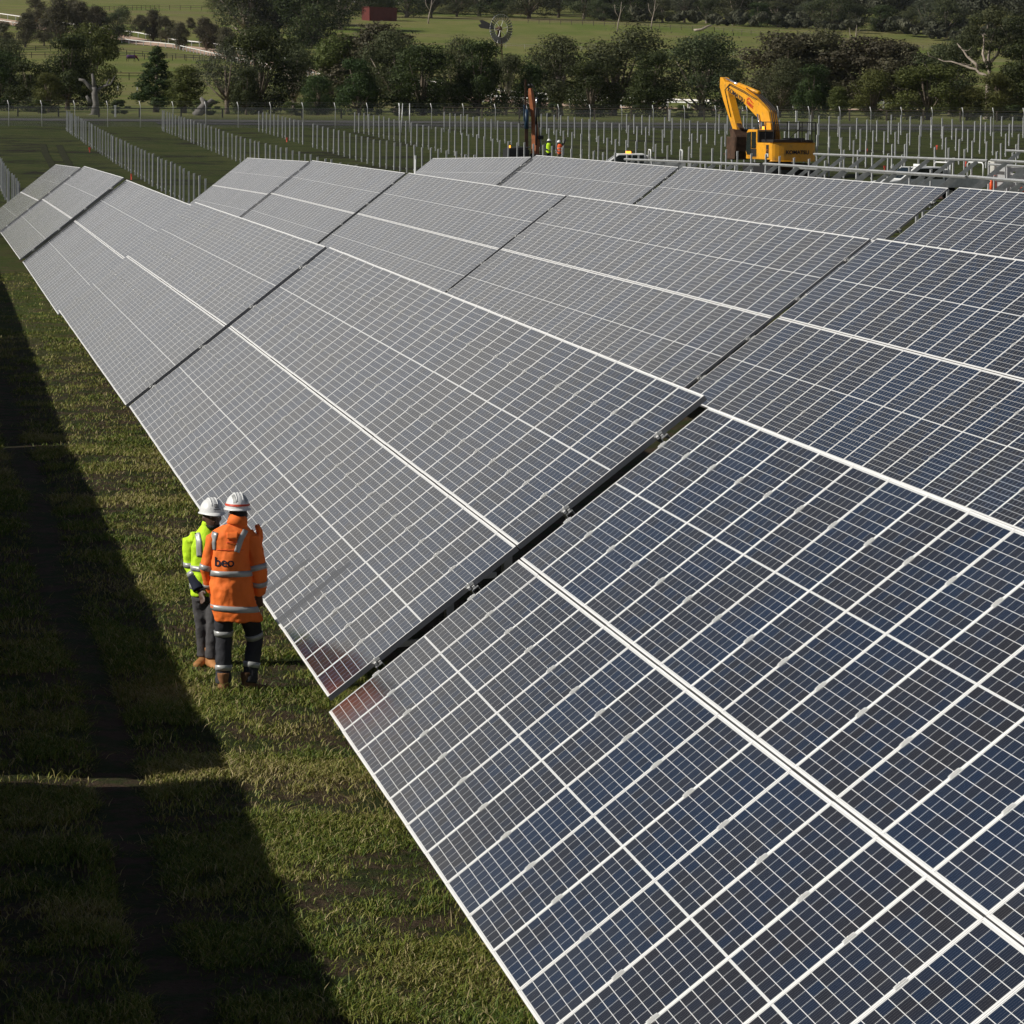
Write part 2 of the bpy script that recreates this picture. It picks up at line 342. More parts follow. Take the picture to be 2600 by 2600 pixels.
ec.box(.0, .022, -.04, .04, -.02, .006); ec.box(.02, .055, -.03, -.006, -.04, -.018); ec.box(.014, .05, .008, .032, -.058, -.030); ec.ell((.02, 0, .008), .011, .011, .008, 8, 4)
endclamp_me = ec.mesh('end_clamp', M['clamp'])
HP = 1.80
pl = MB()
pl.box(-.085, .085, -.003, .003, -1.2, HP); pl.box(-.085, -.077, .003, .07, -1.2, HP); pl.box(.077, .085, .003, .07, -1.2, HP)
pile_me = pl.mesh('pile', M['gal2'])
plt_ = MB(); plt_.v, plt_.f, plt_.m, plt_.sm = list(pl.v), list(pl.f), list(pl.m), list(pl.sm)
plt_.box(-.085, .085, .070, .076, HP-.28, HP+.02, 1); plt_.box(-.085, .085, -.010, -.003, HP-.26, HP, 1); plt_.box(-.14, -.085, -.03, .0, .22, .32, 1)
loose_me = plt_.mesh('steel_pile', [M['gal2'], M['gal']])
rf = MB(); rf.box(-.045, .045, .12, 3.60, -.26, -.254); rf.box(-.045, -.04, .12, 3.60, -.254, -.12); rf.box(.04, .045, .12, 3.60, -.254, -.12); rf.bar((0, .55, -.25), (0, 1.95, -1.15), .05, .05)
rafter_me = rf.mesh('rafter', M['gal'])
PV = (.50, 1.52, 2.53, 3.55)
def purlin_mesh(L):
    m_ = MB(); m_.box(-.03, L+.05, -.035, .035, -.058, -.052); m_.box(-.03, L+.05, -.035, -.030, -.12, -.058); m_.box(-.03, L+.05, .03, .035, -.12, -.058)
    return m_.mesh('purlin', M['gal'])
def table(row, xl, zl, xr, zr, label, lod=2, modules=True, pvs=PV, nmod=NMOD, group='solar tables in long parallel rows', name='solar_table', cat='solar table', rng=None):
    """lod 2: frames and clamps of their own; 1: one mesh per module"""
    Y0 = -.04+ROWP*row; ex = Vector((xr-xl, 0, zr-zl)); L = ex.length; ex.normalize(); ey = Vector((0, CT, ST)); ez = ex.cross(ey).normalized()
    t = empty(name, (0, 0, 0), label, cat, group)
    t.matrix_world = Matrix(((ex.x, ey.x, ez.x, xl), (ex.y, ey.y, ez.y, Y0), (ex.z, ey.z, ez.z, zl), (0, 0, 0, 1)))
    pitch = L/nmod
    if modules:
        for v0 in (0.0, 2.021):
            for i in (range(nmod) if rng is None else rng):
                o = link('solar_module', lam if lod == 2 else far_me, t); o.location = (i*pitch, v0+random.uniform(-.002, .002), random.uniform(-.0004, .0004)); o.scale.x = (pitch-.0025); o.scale.y = 1.004
                o.rotation_euler = (random.uniform(-.0005, .0005), random.uniform(-.0006, .0006), 0)
                if lod == 2:
                    link('module_frame', frame_me, o)
                    for cy in (.5, 1.5): c_ = link('mounting_clamp', clamp_me, o); c_.location = (0, cy, 0)
            if lod == 2 or xr < -20:
                for cy in (.5, 1.5): c_ = link('end_clamp', endclamp_me, t); c_.location = (L-.01, v0+cy, 0)
    pm = purlin_mesh(L)
    for pv in pvs: o = link('purlin', pm, t); o.location = (0, pv, 0)
    n = 8; sp_ = L/n
    for i in range(n):
        x = sp_*(i+.5); rfo = link('rafter', rafter_me, t); rfo.location = (x, 0, 0)
        o = link('pile', pile_me, t); wp = t.matrix_world @ Vector((x, 2.0, -.27)); gz = G(wp.x, wp.y)
        # upright whatever the slope of the table
        o.matrix_parent_inverse = Matrix.Identity(4); o.matrix_basis = t.matrix_world.inverted() @ Matrix.Translation((wp.x+.07, wp.y, wp.z-HP))
    return t
T = table
# front row, from the camera to the far end
T(0, .41, .07, 30.0, .07, 'nearest table of the front row, bluish modules filling the bottom right of the picture', 2)
T(0, -29.44, .23, .04, .13, 'front row table beside the two workers, second from the camera', 2)
T(0, -59.0, .115, -29.75, .24, 'front row table behind the workers, third from the camera', 2)
T(0, -88.2, -.02, -59.01, .02, 'front row table with a step halfway up the picture, fourth from the camera', 1)
T(0, -117.5, -.16, -88.65, .06, 'front row table near the far end, left of the dark cross gap', 1)
T(0, -147.0, -.64, -117.504, -.165, 'last and farthest table of the front row, at the left edge of the picture', 1)
# second row
T(1, -28.62, .42, .5, .46, 'second row table at the right edge, directly above the nearest table', 2)
T(1, -58.22, .33, -29.0, .41, 'second row table in the centre right, between two dark gaps', 2)
T(1, -88.0, .24, -58.5, .33, 'second row table in the centre of the picture, grey and evenly gridded', 1)
T(1, -117.4, .11, -88.6, .24, 'second row table left of centre, in front of the bare piles', 1)
T(1, -146.6, -.28, -117.404, .11, 'farthest table of the second row, falling away to the left', 1)
# third row
T(2, -55.6, .62, -26.5, .68, 'third row table cut off by the right edge of the picture', 1)
T(2, -88.3, .47, -56.4, .60, 'third row table in front of the yellow excavator and the bare racks', 1, nmod=31)
T(2, -117.4, .36, -88.9, .46, 'third row table below the two distant workers', 1)
T(2, -147.6, -.27, -117.404, .36, 'farthest table of the third row, in front of the orange piling rig', 1)
# the row on the camera's left, out of frame, that shades the grass
for i, (a, b_) in enumerate(((.41, 30), (-29.44, .02), (-58.9, -29.78), (-88.3, -59.2), (-117.6, -88.7), (-147, -118))):
    T(-1, a, .09, b_, .09, 'table of the row left of the frame, casting its shadow over the grass', 1, group='solar tables left of the frame')
# bare racks still without modules
def rack(row, xl, zl, xr, zr, label, pvs=(3.55,)): return T(row, xl, zl, xr, zr, label, 1, modules=False, pvs=pvs, group='bare mounting racks without modules', name='mounting_rack', cat='rack')
rack(3, -144.1, .16, -114.8, .49, 'bare steel rack behind the third row, its far end below the excavator')
rack(3, -114.6, .49, -85.4, .64, 'bare steel rack passing in front of the white tray truck')
rack(3, -85.1, .64, -56.0, .58, 'nearest bare steel rack, at the right edge just above the third row')
rack(4, -143.4, .46, -113.9, .70, 'bare steel rack one row further back, starting beside the excavator counterweight', (2.53, 3.55))
rack(4, -113.6, .70, -85.0, .75, 'bare steel rack one row further back, cut by the right edge', (2.53, 3.55))
rack(5, -142.0, .70, -113.0, .75, 'short piece of bare rack highest at the right edge, above the wrapped pallet', (2.53, 3.55))

# ------------------------------------------------------------------ bare piles waiting for racks
ordw = ['first', 'second', 'third', 'fourth', 'fifth', 'sixth', 'seventh', 'eighth', 'ninth', 'tenth', 'eleventh', 'twelfth', 'thirteenth', 'fourteenth', 'fifteenth']
pp = []
for r_ in range(0, 13):
    Yp = -.04+ROWP*r_+1.6; x = -150.2-random.uniform(0, 1) if r_ < 6 else -120.0
    n_ = 0; xend = -318-r_*1.3
    while x > xend:
        n_ += 1
        if not ((r_ > 2 and random.random() < .04)):
            dx, dy = CAM[0]-x, Yp-CAM[1]; px = 1300+FPX*math.tan(math.atan2(dy, dx)-YAW)
            if -30 < px < 2640: pp.append((dx, x+random.uniform(-.06, .06), Yp+random.uniform(-.05, .05), r_))
        x -= 3.68
pp.sort(); near, rest = pp[:300], pp[300:]
stuffb = MB()
for i, (dx, x, y, r_) in enumerate(near+rest):
    hz = random.uniform(-.06, .05); lean = (random.uniform(-.012, .012), random.uniform(-.012, .012))
    if i < 300:
        o = link('steel_pile', loose_me); o.location = (x, y, G(x, y)+hz); o.rotation_euler = (lean[0], lean[1], random.uniform(-.05, .05))
        tag(o, 'bare galvanised steel pile standing in the %s row of piles from the left' % ordw[r_], 'pile', 'bare steel piles in the '+ordw[r_]+' row')
    else:
        Mx = Matrix.Translation((x, y, G(x, y)+hz)) @ Euler((lean[0], lean[1], 0)).to_matrix().to_4x4()
        stuffb.add([Mx @ Vector(p) for p in plt_.v], plt_.f)
        stuffb.m[-len(plt_.m):] = plt_.m
o = stuffb.build('distant_piles', [M['gal2'], M['gal']]); tag(o, 'mass of distant bare steel piles nearest the perimeter fence', 'piles', kind='stuff')
# pink survey markers at the foot of some piles
mk = MB(); mk.box(-.02, .02, -.02, .02, -.1, .25); mk.box(-.05, .05, -.01, .01, .14, .27)
mk_me = mk.mesh('survey_peg', M['pink'])
for i in range(9, 300, 23):
    dx, x, y, r_ = near[i]; o = link('survey_peg', mk_me); o.location = (x+.6, y-.6, G(x, y)+.02); o.rotation_euler = (0, 0, random.uniform(0, 3)); o.scale = (1.6, 1.6, 1.2)
    tag(o, 'small pink survey peg in the grass by the piles', 'peg', 'pink survey pegs at the foot of the piles')
# ------------------------------------------------------------------ grass
def mesh_np(name, co, faces_n, idx, m, mats_idx=None, attr=None):
    me = bpy.data.meshes.new(name); me.vertices.add(len(co)); me.vertices.foreach_set('co', co.astype(np.float32).ravel())
    me.loops.add(len(idx)); me.loops.foreach_set('vertex_index', idx.astype(np.int32)); nf = len(idx)//faces_n
    me.polygons.add(nf); me.polygons.foreach_set('loop_start', np.arange(0, len(idx), faces_n, dtype=np.int32)); me.polygons.foreach_set('loop_total', np.full(nf, faces_n, dtype=np.int32))
    if attr is not None:
        a = me.attributes.new('tone', 'FLOAT', 'FACE'); a.data.foreach_set('value', attr.astype(np.float32))
    for q in (m if isinstance(m, list) else [m]): me.materials.append(q)
    if mats_idx is not None: me.polygons.foreach_set('material_index', mats_idx.astype(np.int32))
    me.update(); return me
k = NT('grass_blades'); b = k.b; at_ = k.n('Attribute', attribute_type='GEOMETRY', attribute_name='tone'); tone = at_.outputs['Fac']
r = k.n('ValToRGB'); r.color_ramp.elements[0].color = (.065, .115, .012, 1); r.color_ramp.elements[1].color = (.46, .37, .20, 1)
e = r.color_ramp.elements.new(.35); e.color = (.175, .205, .026, 1); e = r.color_ramp.elements.new(.62); e.color = (.28, .25, .070, 1)
k.l(tone, r.inputs[0]); k.l(r.outputs[0], b.inputs['Base Color']); b.inputs['Roughness'].default_value = .6; b.inputs['Specular IOR Level'].default_value = .3
M['blades'] = k.m
rg = np.random.default_rng(7)
def vnoise(x, y, sc, seed):
    x = x*sc; y = y*sc; xi = np.floor(x).astype(int); yi = np.floor(y).astype(int); fx = x-xi; fy = y-yi; fx = fx*fx*(3-2*fx); fy = fy*fy*(3-2*fy)
    h = lambda a, b_: np.modf(np.abs(np.sin(a*127.1+b_*311.7+seed*74.7)*43758.5453))[0]
    return (h(xi, yi)*(1-fx)+h(xi+1, yi)*fx)*(1-fy)+(h(xi, yi+1)*(1-fx)+h(xi+1, yi+1)*fx)*fy
def fbm(x, y, sc, seed): return .55*vnoise(x, y, sc, seed)+.3*vnoise(x, y, sc*2.3, seed+1)+.15*vnoise(x, y, sc*5.1, seed+2)
bx, by = [], []
def scatter(x0, x1, y0, y1, dens):
    n = int((x1-x0)*(y1-y0)*dens); bx.append(rg.uniform(x0, x1, n)); by.append(rg.uniform(y0, y1, n))
scatter(-2, 12, -3.9, 1.3, 4600); scatter(-14, -2, -3.6, 1.2, 3600); scatter(-32, -14, -3.2, 1.0, 1700); scatter(-62, -32, -2.6, .9, 480); scatter(-95, -62, -2.2, .9, 160)
scatter(-2.6, 1.0, 1.3, 8.5, 1100)
bx = np.concatenate(bx); by = np.concatenate(by)
patch = fbm(bx, by, .9, 3); keep = (fbm(bx, by, 1.3, 9) < rg.uniform(.38, .53, len(bx))) | (rg.random(len(bx)) < .10)
keep &= ~((np.abs(by+1.75+.10*np.sin(bx*.35)) < .12) & (rg.random(len(bx)) < .38*(1+np.sin(bx*1.7)*.5+np.sin(bx*4.1)*.4))); keep &= ~((np.hypot(bx+4.85, by+.37) < .5) & (rg.random(len(bx)) < .55))
bx, by, patch = bx[keep], by[keep], patch[keep]
bz = Gn(bx, by)+.022*(np.sin(bx*2.1+by)*np.sin(by*2.7-bx*.6)+np.sin(bx*.9+2)*np.sin(by*1.3+bx*.3))-.09*np.exp(-((by+1.75+.10*np.sin(bx*.35))/.20)**2)-.06*np.exp(-((by+3.3+.10*np.sin(bx*.35))/.2)**2)-.05*np.exp(-((by+4.3)/.25)**2)
n = len(bx); far = np.clip((32-bx)/60, .35, 2.0)
h = rg.uniform(.018, .050, n)*(0.6+.9*fbm(bx, by, 2.1, 21)); h = np.where(rg.random(n) < .05, h*2.1, h); wd = rg.uniform(.0022, .0042, n)*(.7+far*.9)
a = rg.uniform(0, 2*np.pi, n); la = rg.uniform(0, 2*np.pi, n); ln = rg.uniform(.3, 2.2, n)*h
p0 = np.stack([bx-np.cos(a)*wd, by-np.sin(a)*wd, bz-.01], 1); p1 = np.stack([bx+np.cos(a)*wd, by+np.sin(a)*wd, bz-.01], 1)
m0 = np.stack([bx+np.cos(a)*wd*.8+np.cos(la)*ln*.35, by+np.sin(a)*wd*.8+np.sin(la)*ln*.35, bz+h*.62], 1); m1 = m0-np.stack([np.cos(a)*wd*1.6, np.sin(a)*wd*1.6, 0*wd], 1)
tp = np.stack([bx+np.cos(la)*ln, by+np.sin(la)*ln, bz+h], 1)
co = np.stack([p0, p1, m0, m1, tp], 1).reshape(-1, 3); i0 = np.arange(n)*5
idx = np.stack([i0, i0+1, i0+2, i0, i0+2, i0+3, i0+3, i0+2, i0+4], 1).reshape(-1)
tone = np.clip(.16+1.0*(patch-.32)+rg.normal(0, .20, n), 0, 1); tone = np.where(rg.random(n) < .10, rg.uniform(.7, 1, n), tone)
tag(link('grass', mesh_np('grass', co, 3, idx, M['blades'], attr=np.repeat(tone, 3))), kind='stuff')

# ------------------------------------------------------------------ trees
def leaf_mat(name, a, b_, tr=.25):
    k = NT(name); b = k.b; t = k.n('Attribute', attribute_type='GEOMETRY', attribute_name='tone').outputs['Fac']; oi = k.n('ObjectInfo')
    cc = k.mix(t, c4(a), c4(b_)); hs = k.n('HueSaturation'); k.l(cc, hs.inputs['Color']); k.l(k.math('MULTIPLY_ADD', oi.outputs['Random'], .05, .475), hs.inputs['Hue']); k.l(k.math('MULTIPLY_ADD', oi.outputs['Random'], .35, .85), hs.inputs['Value'])
    k.l(hs.outputs[0], b.inputs['Base Color']); b.inputs['Roughness'].default_value = .65; b.inputs['Specular IOR Level'].default_value = .25
    o_ = k.t.nodes['Material Output']; tl = k.n('BsdfTranslucent'); k.l(hs.outputs[0], tl.inputs[0]); ms = k.n('MixShader'); ms.inputs[0].default_value = tr
    k.l(b.outputs[0], ms.inputs[1]); k.l(tl.outputs[0], ms.inputs[2]); k.l(ms.outputs[0], o_.inputs[0]); return k.m
LM = {'gum': leaf_mat('gum_leaves', (.040, .055, .022), (.115, .125, .055)), 'dark': leaf_mat('dark_wattle_leaves', (.022, .038, .010), (.062, .085, .022)), 'brown': leaf_mat('she_oak_needles', (.050, .050, .026), (.115, .105, .060)),
      'olive': leaf_mat('olive_green_leaves', (.055, .070, .016), (.135, .150, .040)), 'grey': leaf_mat('grey_green_leaves', (.050, .062, .036), (.135, .145, .090))}
def crown_mesh(name, clumps, m, nleaf, size, seed):
    g_ = np.random.default_rng(seed); co, tn = [], []
    tot = sum(c[1]**2 for c in clumps)
    for (c, r, sq) in clumps:
        k_ = max(30, int(nleaf*r*r/tot)); d_ = g_.normal(size=(k_, 3)); d_ /= np.linalg.norm(d_, axis=1)[:, None]
        rad = r*(.42+.60*g_.random(k_)**.45)*(1+.26*np.sin(d_[:, 0]*5+seed)*np.sin(d_[:, 1]*6)+.15*np.sin(d_[:, 2]*9+seed))
        p = np.array(c)+d_*rad[:, None]*np.array([1, 1, sq]); s_ = size*g_.uniform(.6, 1.4, k_)
        nn = d_+.42*g_.normal(size=(k_, 3)); nn /= np.linalg.norm(nn, axis=1)[:, None]; a1 = np.cross(nn, g_.normal(size=(k_, 3))); a1 /= np.linalg.norm(a1, axis=1)[:, None]+1e-9; a2 = np.cross(nn, a1)
        a1 = a1*(s_*.70)[:, None]; a2 = a2*(s_*.42)[:, None]
        co.append(np.stack([p-a1, p-a2, p+a1, p+a2], 1).reshape(-1, 3)); tn.append(np.clip(g_.normal(.45, .25, k_)+g_.normal(0, .18), 0, 1))
    co = np.concatenate(co); return mesh_np(name, co, 4, np.arange(len(co)), m, attr=np.concatenate(tn))
def limb_tree(seed, H, W, base, ncl, m, style, nleaf=9000, leaf=.20, bark='bark', clr=(.13, .24)):
    nleaf = int(nleaf*1.5); leaf *= .84; ncl = int(ncl*1.15)
    """meshes (trunk, crown) of one kind, built at real size"""
    rr = random.Random(seed); cl = []; tb = MB()
    lean = (rr.uniform(-.06, .06)*H, rr.uniform(-.06, .06)*H); top = Vector((lean[0], lean[1], H*.72))
    r0 = H*(.028 if style != 'shrub' else .014)
    tb.tube([(0, 0, -.4), (lean[0]*.15, lean[1]*.15, H*.10), (lean[0]*.4, lean[1]*.4, H*.35), tuple(top)], [r0*1.5, r0, r0*.75, r0*.25], 8)
    for i in range(ncl):
        if style == 'cone': t = (i+.5)/ncl; z = base+(H-base)*(.06+.90*t); R0 = W*.5*(1-t)**.75*.72; a = i*2.4; rc = W*.24*(1-t*.62)
        elif style == 'column': t = (i+.5)/ncl; z = base+(H-base)*(.06+.88*t); R0 = W*.5*math.sin(math.pi*(.15+.8*t))*.5; a = i*2.4; rc = W*.26
        else:
            t = rr.random()**.9; z = base+(H-base)*t*.90; R0 = W*.5*math.sqrt(max(.05, 1-((t-.40)/.64)**2))*rr.uniform(.2, .86); a = i*2.4+rr.uniform(-.5, .5); rc = H*rr.uniform(*clr)*.80
        c = (lean[0]*t+R0*math.cos(a), lean[1]*t+R0*math.sin(a), min(z, H-rc*.55)); cl.append((c, rc, rr.uniform(.62, .9)))
        if style in ('open', 'round') and i % 2 == 0:
            s0 = Vector((lean[0]*.3, lean[1]*.3, base*.5+H*.12*rr.random())); md = (s0+Vector(c))*.5+Vector((0, 0, H*.05*rr.uniform(-1, 1)))
            tb.tube([s0, md, Vector(c)*.97+Vector((0, 0, -rc*.1))], [r0*.55, r0*.36, r0*.12], 6)
    return tb.mesh('trunk', M[bark]), crown_mesh('crown', cl, m, nleaf, leaf, seed)
KT = {
 'round': [limb_tree(11, 9, 8.6, .7, 30, LM['dark'], 'round', 10000), limb_tree(12, 9, 8.0, .6, 28, LM['dark'], 'round', 10000)],
 'gum': [limb_tree(21, 10, 9.6, 1.2, 32, LM['gum'], 'open', 10000, bark='paleb'), limb_tree(22, 10, 8.6, 1.5, 28, LM['gum'], 'open', 9500, bark='paleb'), limb_tree(23, 10, 10.4, 1.0, 34, LM['gum'], 'open', 10000)],
 'open': [limb_tree(31, 9, 7.6, 2.4, 20, LM['grey'], 'open', 4600, .17)],
 'brown': [limb_tree(41, 7, 6.4, .8, 24, LM['brown'], 'round', 8500, .17), limb_tree(42, 7, 6.0, .6, 22, LM['brown'], 'round', 8500, .17)],
 'olive': [limb_tree(51, 7, 6.6, .3, 26, LM['olive'], 'round', 9500, .17)],
 'cone': [limb_tree(61, 9, 4.6, .8, 20, LM['dark'], 'cone', 8000, .18)],
 'column': [limb_tree(62, 8, 4.2, .8, 16, LM['olive'], 'column', 7500, .17)],
 'shrub': [limb_tree(71, 3, 3.6, .3, 12, LM['olive'], 'shrub', 4000, .14), limb_tree(72, 3, 3.2, .3, 10, LM['dark'], 'shrub', 4000, .14)],
}
KH = {'round': 9, 'gum': 10, 'open': 9, 'brown': 7, 'olive': 7, 'cone': 9, 'column': 8, 'shrub': 3}
WID = {'round': 1.42, 'gum': 1.4, 'open': 1.35, 'brown': 1.45, 'olive': 1.4, 'cone': 1.6, 'column': 1.7, 'shrub': 1.1}
CATN = {'shrub': ('shrub', 'shrub')}
def tree(kind, px, dist, ytop, label, wide=1.0, group='trees in the belt beyond the perimeter fence', var=0, rz=None, name=None, sink=0.0):
    """a tree dist metres off in the direction of column px; ytop is the picture row its top reaches, which gives its height"""
    x, y = at(px, dist); z = G(x, y)-sink
    hor = 229.67+(px+232)*.00856; zt = CAM[2]+(hor-ytop)*dist/FPX*1.0; H = max(1.5, zt-z)
    s_ = H/KH[kind]; tm, cm = KT[kind][var % len(KT[kind])]
    nm, ct = CATN.get(kind, ('tree', 'tree'))
    o = empty(name or nm, (x, y, z), label, ct, group, rz if rz is not None else random.uniform(0, 6.28)); wide = wide*WID.get(kind, 1.0); o.scale = (s_*wide, s_*wide, s_*1.04)
    link('trunk', tm, o); link('crown', cm, o); return o
random.seed(5)
BELT = [ # kind, px, dist, ytop, wide, var, label
 ('round', -10, 455, 130, 1.0, 0, 'dark tree half cut off by the left edge of the picture'),
 ('round', 75, 448, 160, .95, 1, 'broad dark tree behind the fence at the far left'),
 ('gum', 20, 520, 105, .8, 1, 'thin branched gum rising at the left edge behind the dark trees'),
 ('round', 168, 470, 92, .75, 1, 'tall dark tree directly left of the dead tree'),
 ('olive', 225, 490, 72, .62, 0, 'tallest yellowish green tree behind the dead tree'),
 ('olive', 120, 440, 190, .75, 0, 'low bushy tree in front of the tall dark tree on the left'),
 ('cone', 392, 452, 122, .92, 0, 'narrow cone shaped dark tree standing alone on the left'),
 ('column', 462, 446, 172, 1.1, 0, 'shorter bushy tree leaning against the cone shaped tree'),
 ('open', 572, 440, 128, .95, 0, 'open grey leaved gum with bare crooked limbs'),
 ('round', 655, 450, 66, .72, 0, 'tall dark round tree, highest of the belt left of centre'),
 ('round', 620, 432, 175, .6, 1, 'dark tree low in front of the tallest round tree'),
 ('gum', 740, 470, 118, .8, 0, 'mid green gum between the tall dark tree and the olive one'),
 ('olive', 842, 480, 98, .85, 0, 'yellow green domed tree behind the belt left of the windmill'),
 ('round', 800, 435, 190, .75, 0, 'dark low tree left of centre touching the fence'),
 ('brown', 930, 480, 68, 1.0, 0, 'tall brownish tree left of the windmill'),
 ('round', 905, 440, 150, .85, 1, 'dense black green tree below the brownish one'),
 ('gum', 1000, 465, 86, .85, 1, 'dense green gum, second to the left of the windmill'),
 ('round', 1065, 440, 110, .85, 0, 'dark spreading tree left of the windmill tower'),
 ('gum', 1150, 455, 100, .75, 2, 'green gum just left of the windmill wheel'),
 ('round', 1205, 440, 104, .7, 1, 'dark tree beneath the windmill wheel'),
 ('gum', 1275, 450, 142, .65, 0, 'low gum immediately right of the windmill tower'),
 ('round', 1340, 440, 158, .55, 0, 'small dark tree behind the orange piling rig'),
 ('gum', 1415, 450, 96, .8, 1, 'gum with a light grey crown right of the piling rig'),
 ('gum', 1545, 455, 72, 1.05, 2, 'biggest rounded gum in the centre right of the belt'),
 ('round', 1490, 435, 150, .8, 0, 'dark tree in front of the left side of the biggest gum'),
 ('round', 1640, 445, 130, .75, 1, 'dark tree under the right side of the biggest gum'),
 ('gum', 1770, 452, 90, .9, 0, 'broad gum left of the excavator boom'),
 ('gum', 1850, 470, 150, .7, 1, 'lower gum right behind the tip of the excavator boom'),
 ('brown', 1990, 520, 88, 1.15, 0, 'brown topped tree behind the belt above the excavator'),
 ('gum', 1965, 445, 150, .85, 2, 'green gum behind the bend of the excavator boom'),
 ('brown', 2085, 520, 84, 1.1, 1, 'brown topped tree right of the one above the excavator'),
 ('round', 2050, 438, 165, .7, 1, 'dark tree right of the excavator boom'),
 ('brown', 2190, 515, 98, 1.2, 0, 'middle brown topped tree of the right hand group'),
 ('column', 2120, 428, 222, .9, 0, 'small bright green tree above the excavator guard rail'),
 ('olive', 2200, 434, 180, .9, 0, 'olive green tree at the fence, left of the round one'),
 ('brown', 2290, 510, 112, 1.1, 1, 'brown tree behind the round olive tree'),
 ('olive', 2345, 432, 168, 1.15, 0, 'round olive green tree standing clear at the right'),
 ('gum', 2400, 500, 105, .9, 0, 'dim gum filling the gap left of the giant pale limbed gum'),
 ('olive', 2440, 430, 220, .9, 0, 'low shrubby tree right of the round olive tree'),
 ('olive', 2520, 430, 188, 1.0, 0, 'bushy green tree under the giant pale limbed gum'),
 ('round', 2600, 440, 100, .9, 1, 'dark tree against the right edge of the picture'),
 ('gum', 2625, 455, 60, .7, 1, 'gum cut by the right edge behind the dark tree'),
]
for kd, px, ds, yt, wdt, vr, lb in BELT: tree(kd, px, ds, yt, lb, wdt, var=vr)
for i, (px, ds, yt, kd) in enumerate(((95, 428, 262, 0), (300, 425, 268, 1), (505, 425, 262, 0), (530, 436, 255, 1), (735, 425, 262, 0), (1010, 426, 262, 1), (1180, 427, 268, 0), (1395, 428, 262, 1), (1720, 428, 268, 0), (1905, 426, 262, 1), (2260, 427, 266, 0), (2560, 427, 268, 1))):
    tree('shrub', px, ds, yt, '%s low shrub from the left at the foot of the tree belt' % ordw[i], 1.5, 'low shrubs at the foot of the tree belt', kd)
# giant gum with bare pale limbs
x, y = at(2490, 448); gz = G(x, y); gt = empty('tree', (x, y, gz), 'giant gum with bare pale twisted limbs near the right edge', 'tree', 'trees in the belt beyond the perimeter fence')
tb = MB(); lim = [((0, 0, -.4), (.1, 0, 2.2), (.3, 0, 5.2), (.2, 0, 8.2), (.9, 0, 11.2)), ((.3, 0, 4.6), (-1.2, -.9, 5.9), (-3.0, -2.0, 6.5), (-5.0, -3.2, 7.0)), ((-.9, -.7, 5.8), (-2.0, -1.5, 7.4), (-3.0, -2.4, 8.8)), ((.3, 0, 5.4), (-.4, -.8, 7.6), (-.2, -1.7, 9.8), (.6, -1.9, 11.4)), ((.3, 0, 4.4), (1.6, -.4, 5.0), (3.2, -.9, 4.4)), ((.2, 0, 6.4), (1.4, .2, 8.2), (2.6, .4, 9.6))]
lr_ = random.Random(8)
def kink(L_, r0, r1):
    P_ = []
    for i in range(len(L_)-1):
        for j in range(3): t = j/3; P_.append(Vector(L_[i])*(1-t)+Vector(L_[i+1])*t+Vector([lr_.uniform(-.16, .16) for _ in range(3)])*(1 if (i or j) else 0))
    P_.append(Vector(L_[-1])); return P_, [r0+(r1-r0)*i/(len(P_)-1) for i in range(len(P_))]
for i_, L_ in enumerate(lim):
    P_, rs_ = kink(L_, .42 if i_ == 0 else .20, .05); tb.tube([(a.y*.9+a.x*.15, a.x, a.z) for a in P_], rs_, 7)
    for q_ in range(3 if i_ else 5):
        a = P_[lr_.randrange(len(P_)//2, len(P_))]; b_ = a+Vector((lr_.uniform(-1.3, 1.3), lr_.uniform(-.8, .8), lr_.uniform(-.1, 1.2))); c_ = b_+Vector((lr_.uniform(-.5, .5), 0, lr_.uniform(.1, .7))); tb.tube([(v.y*.9+v.x*.15, v.x, v.z) for v in (a, b_, c_)], [.07, .045, .02], 5)
tb.build('trunk', M['paleb'], gt)
rr = random.Random(3); cl = [((rr.uniform(-1, 3), a, z_), r_, .7) for a, z_, r_ in ((.8, 12.0, 1.7), (-1.6, 9.0, 1.0), (1.6, 9.0, 1.3), (4.9, 9.0, 1.3), (-.6, 6.2, .9), (5.2, 6.4, 1.2), (-.9, 11.6, 1.3), (2.4, 11.1, 1.6), (3.6, 9.4, 1.6), (1.0, 10.0, 1.4), (-3.4, 9.2, 1.3), (-2.2, 10.3, 1.1), (-4.8, 7.8, 1.0), (4.4, 7.6, 1.6), (2.4, 7.8, 1.4), (3.9, 5.6, 1.5), (4.8, 4.0, 1.3), (2.0, 5.9, 1.0), (-1.9, 7.6, .8), (-.2, 8.4, .9), (3.0, 3.0, 1.2))]
link('crown', crown_mesh('crown', cl, LM['gum'], 22000, .15, 5), gt)
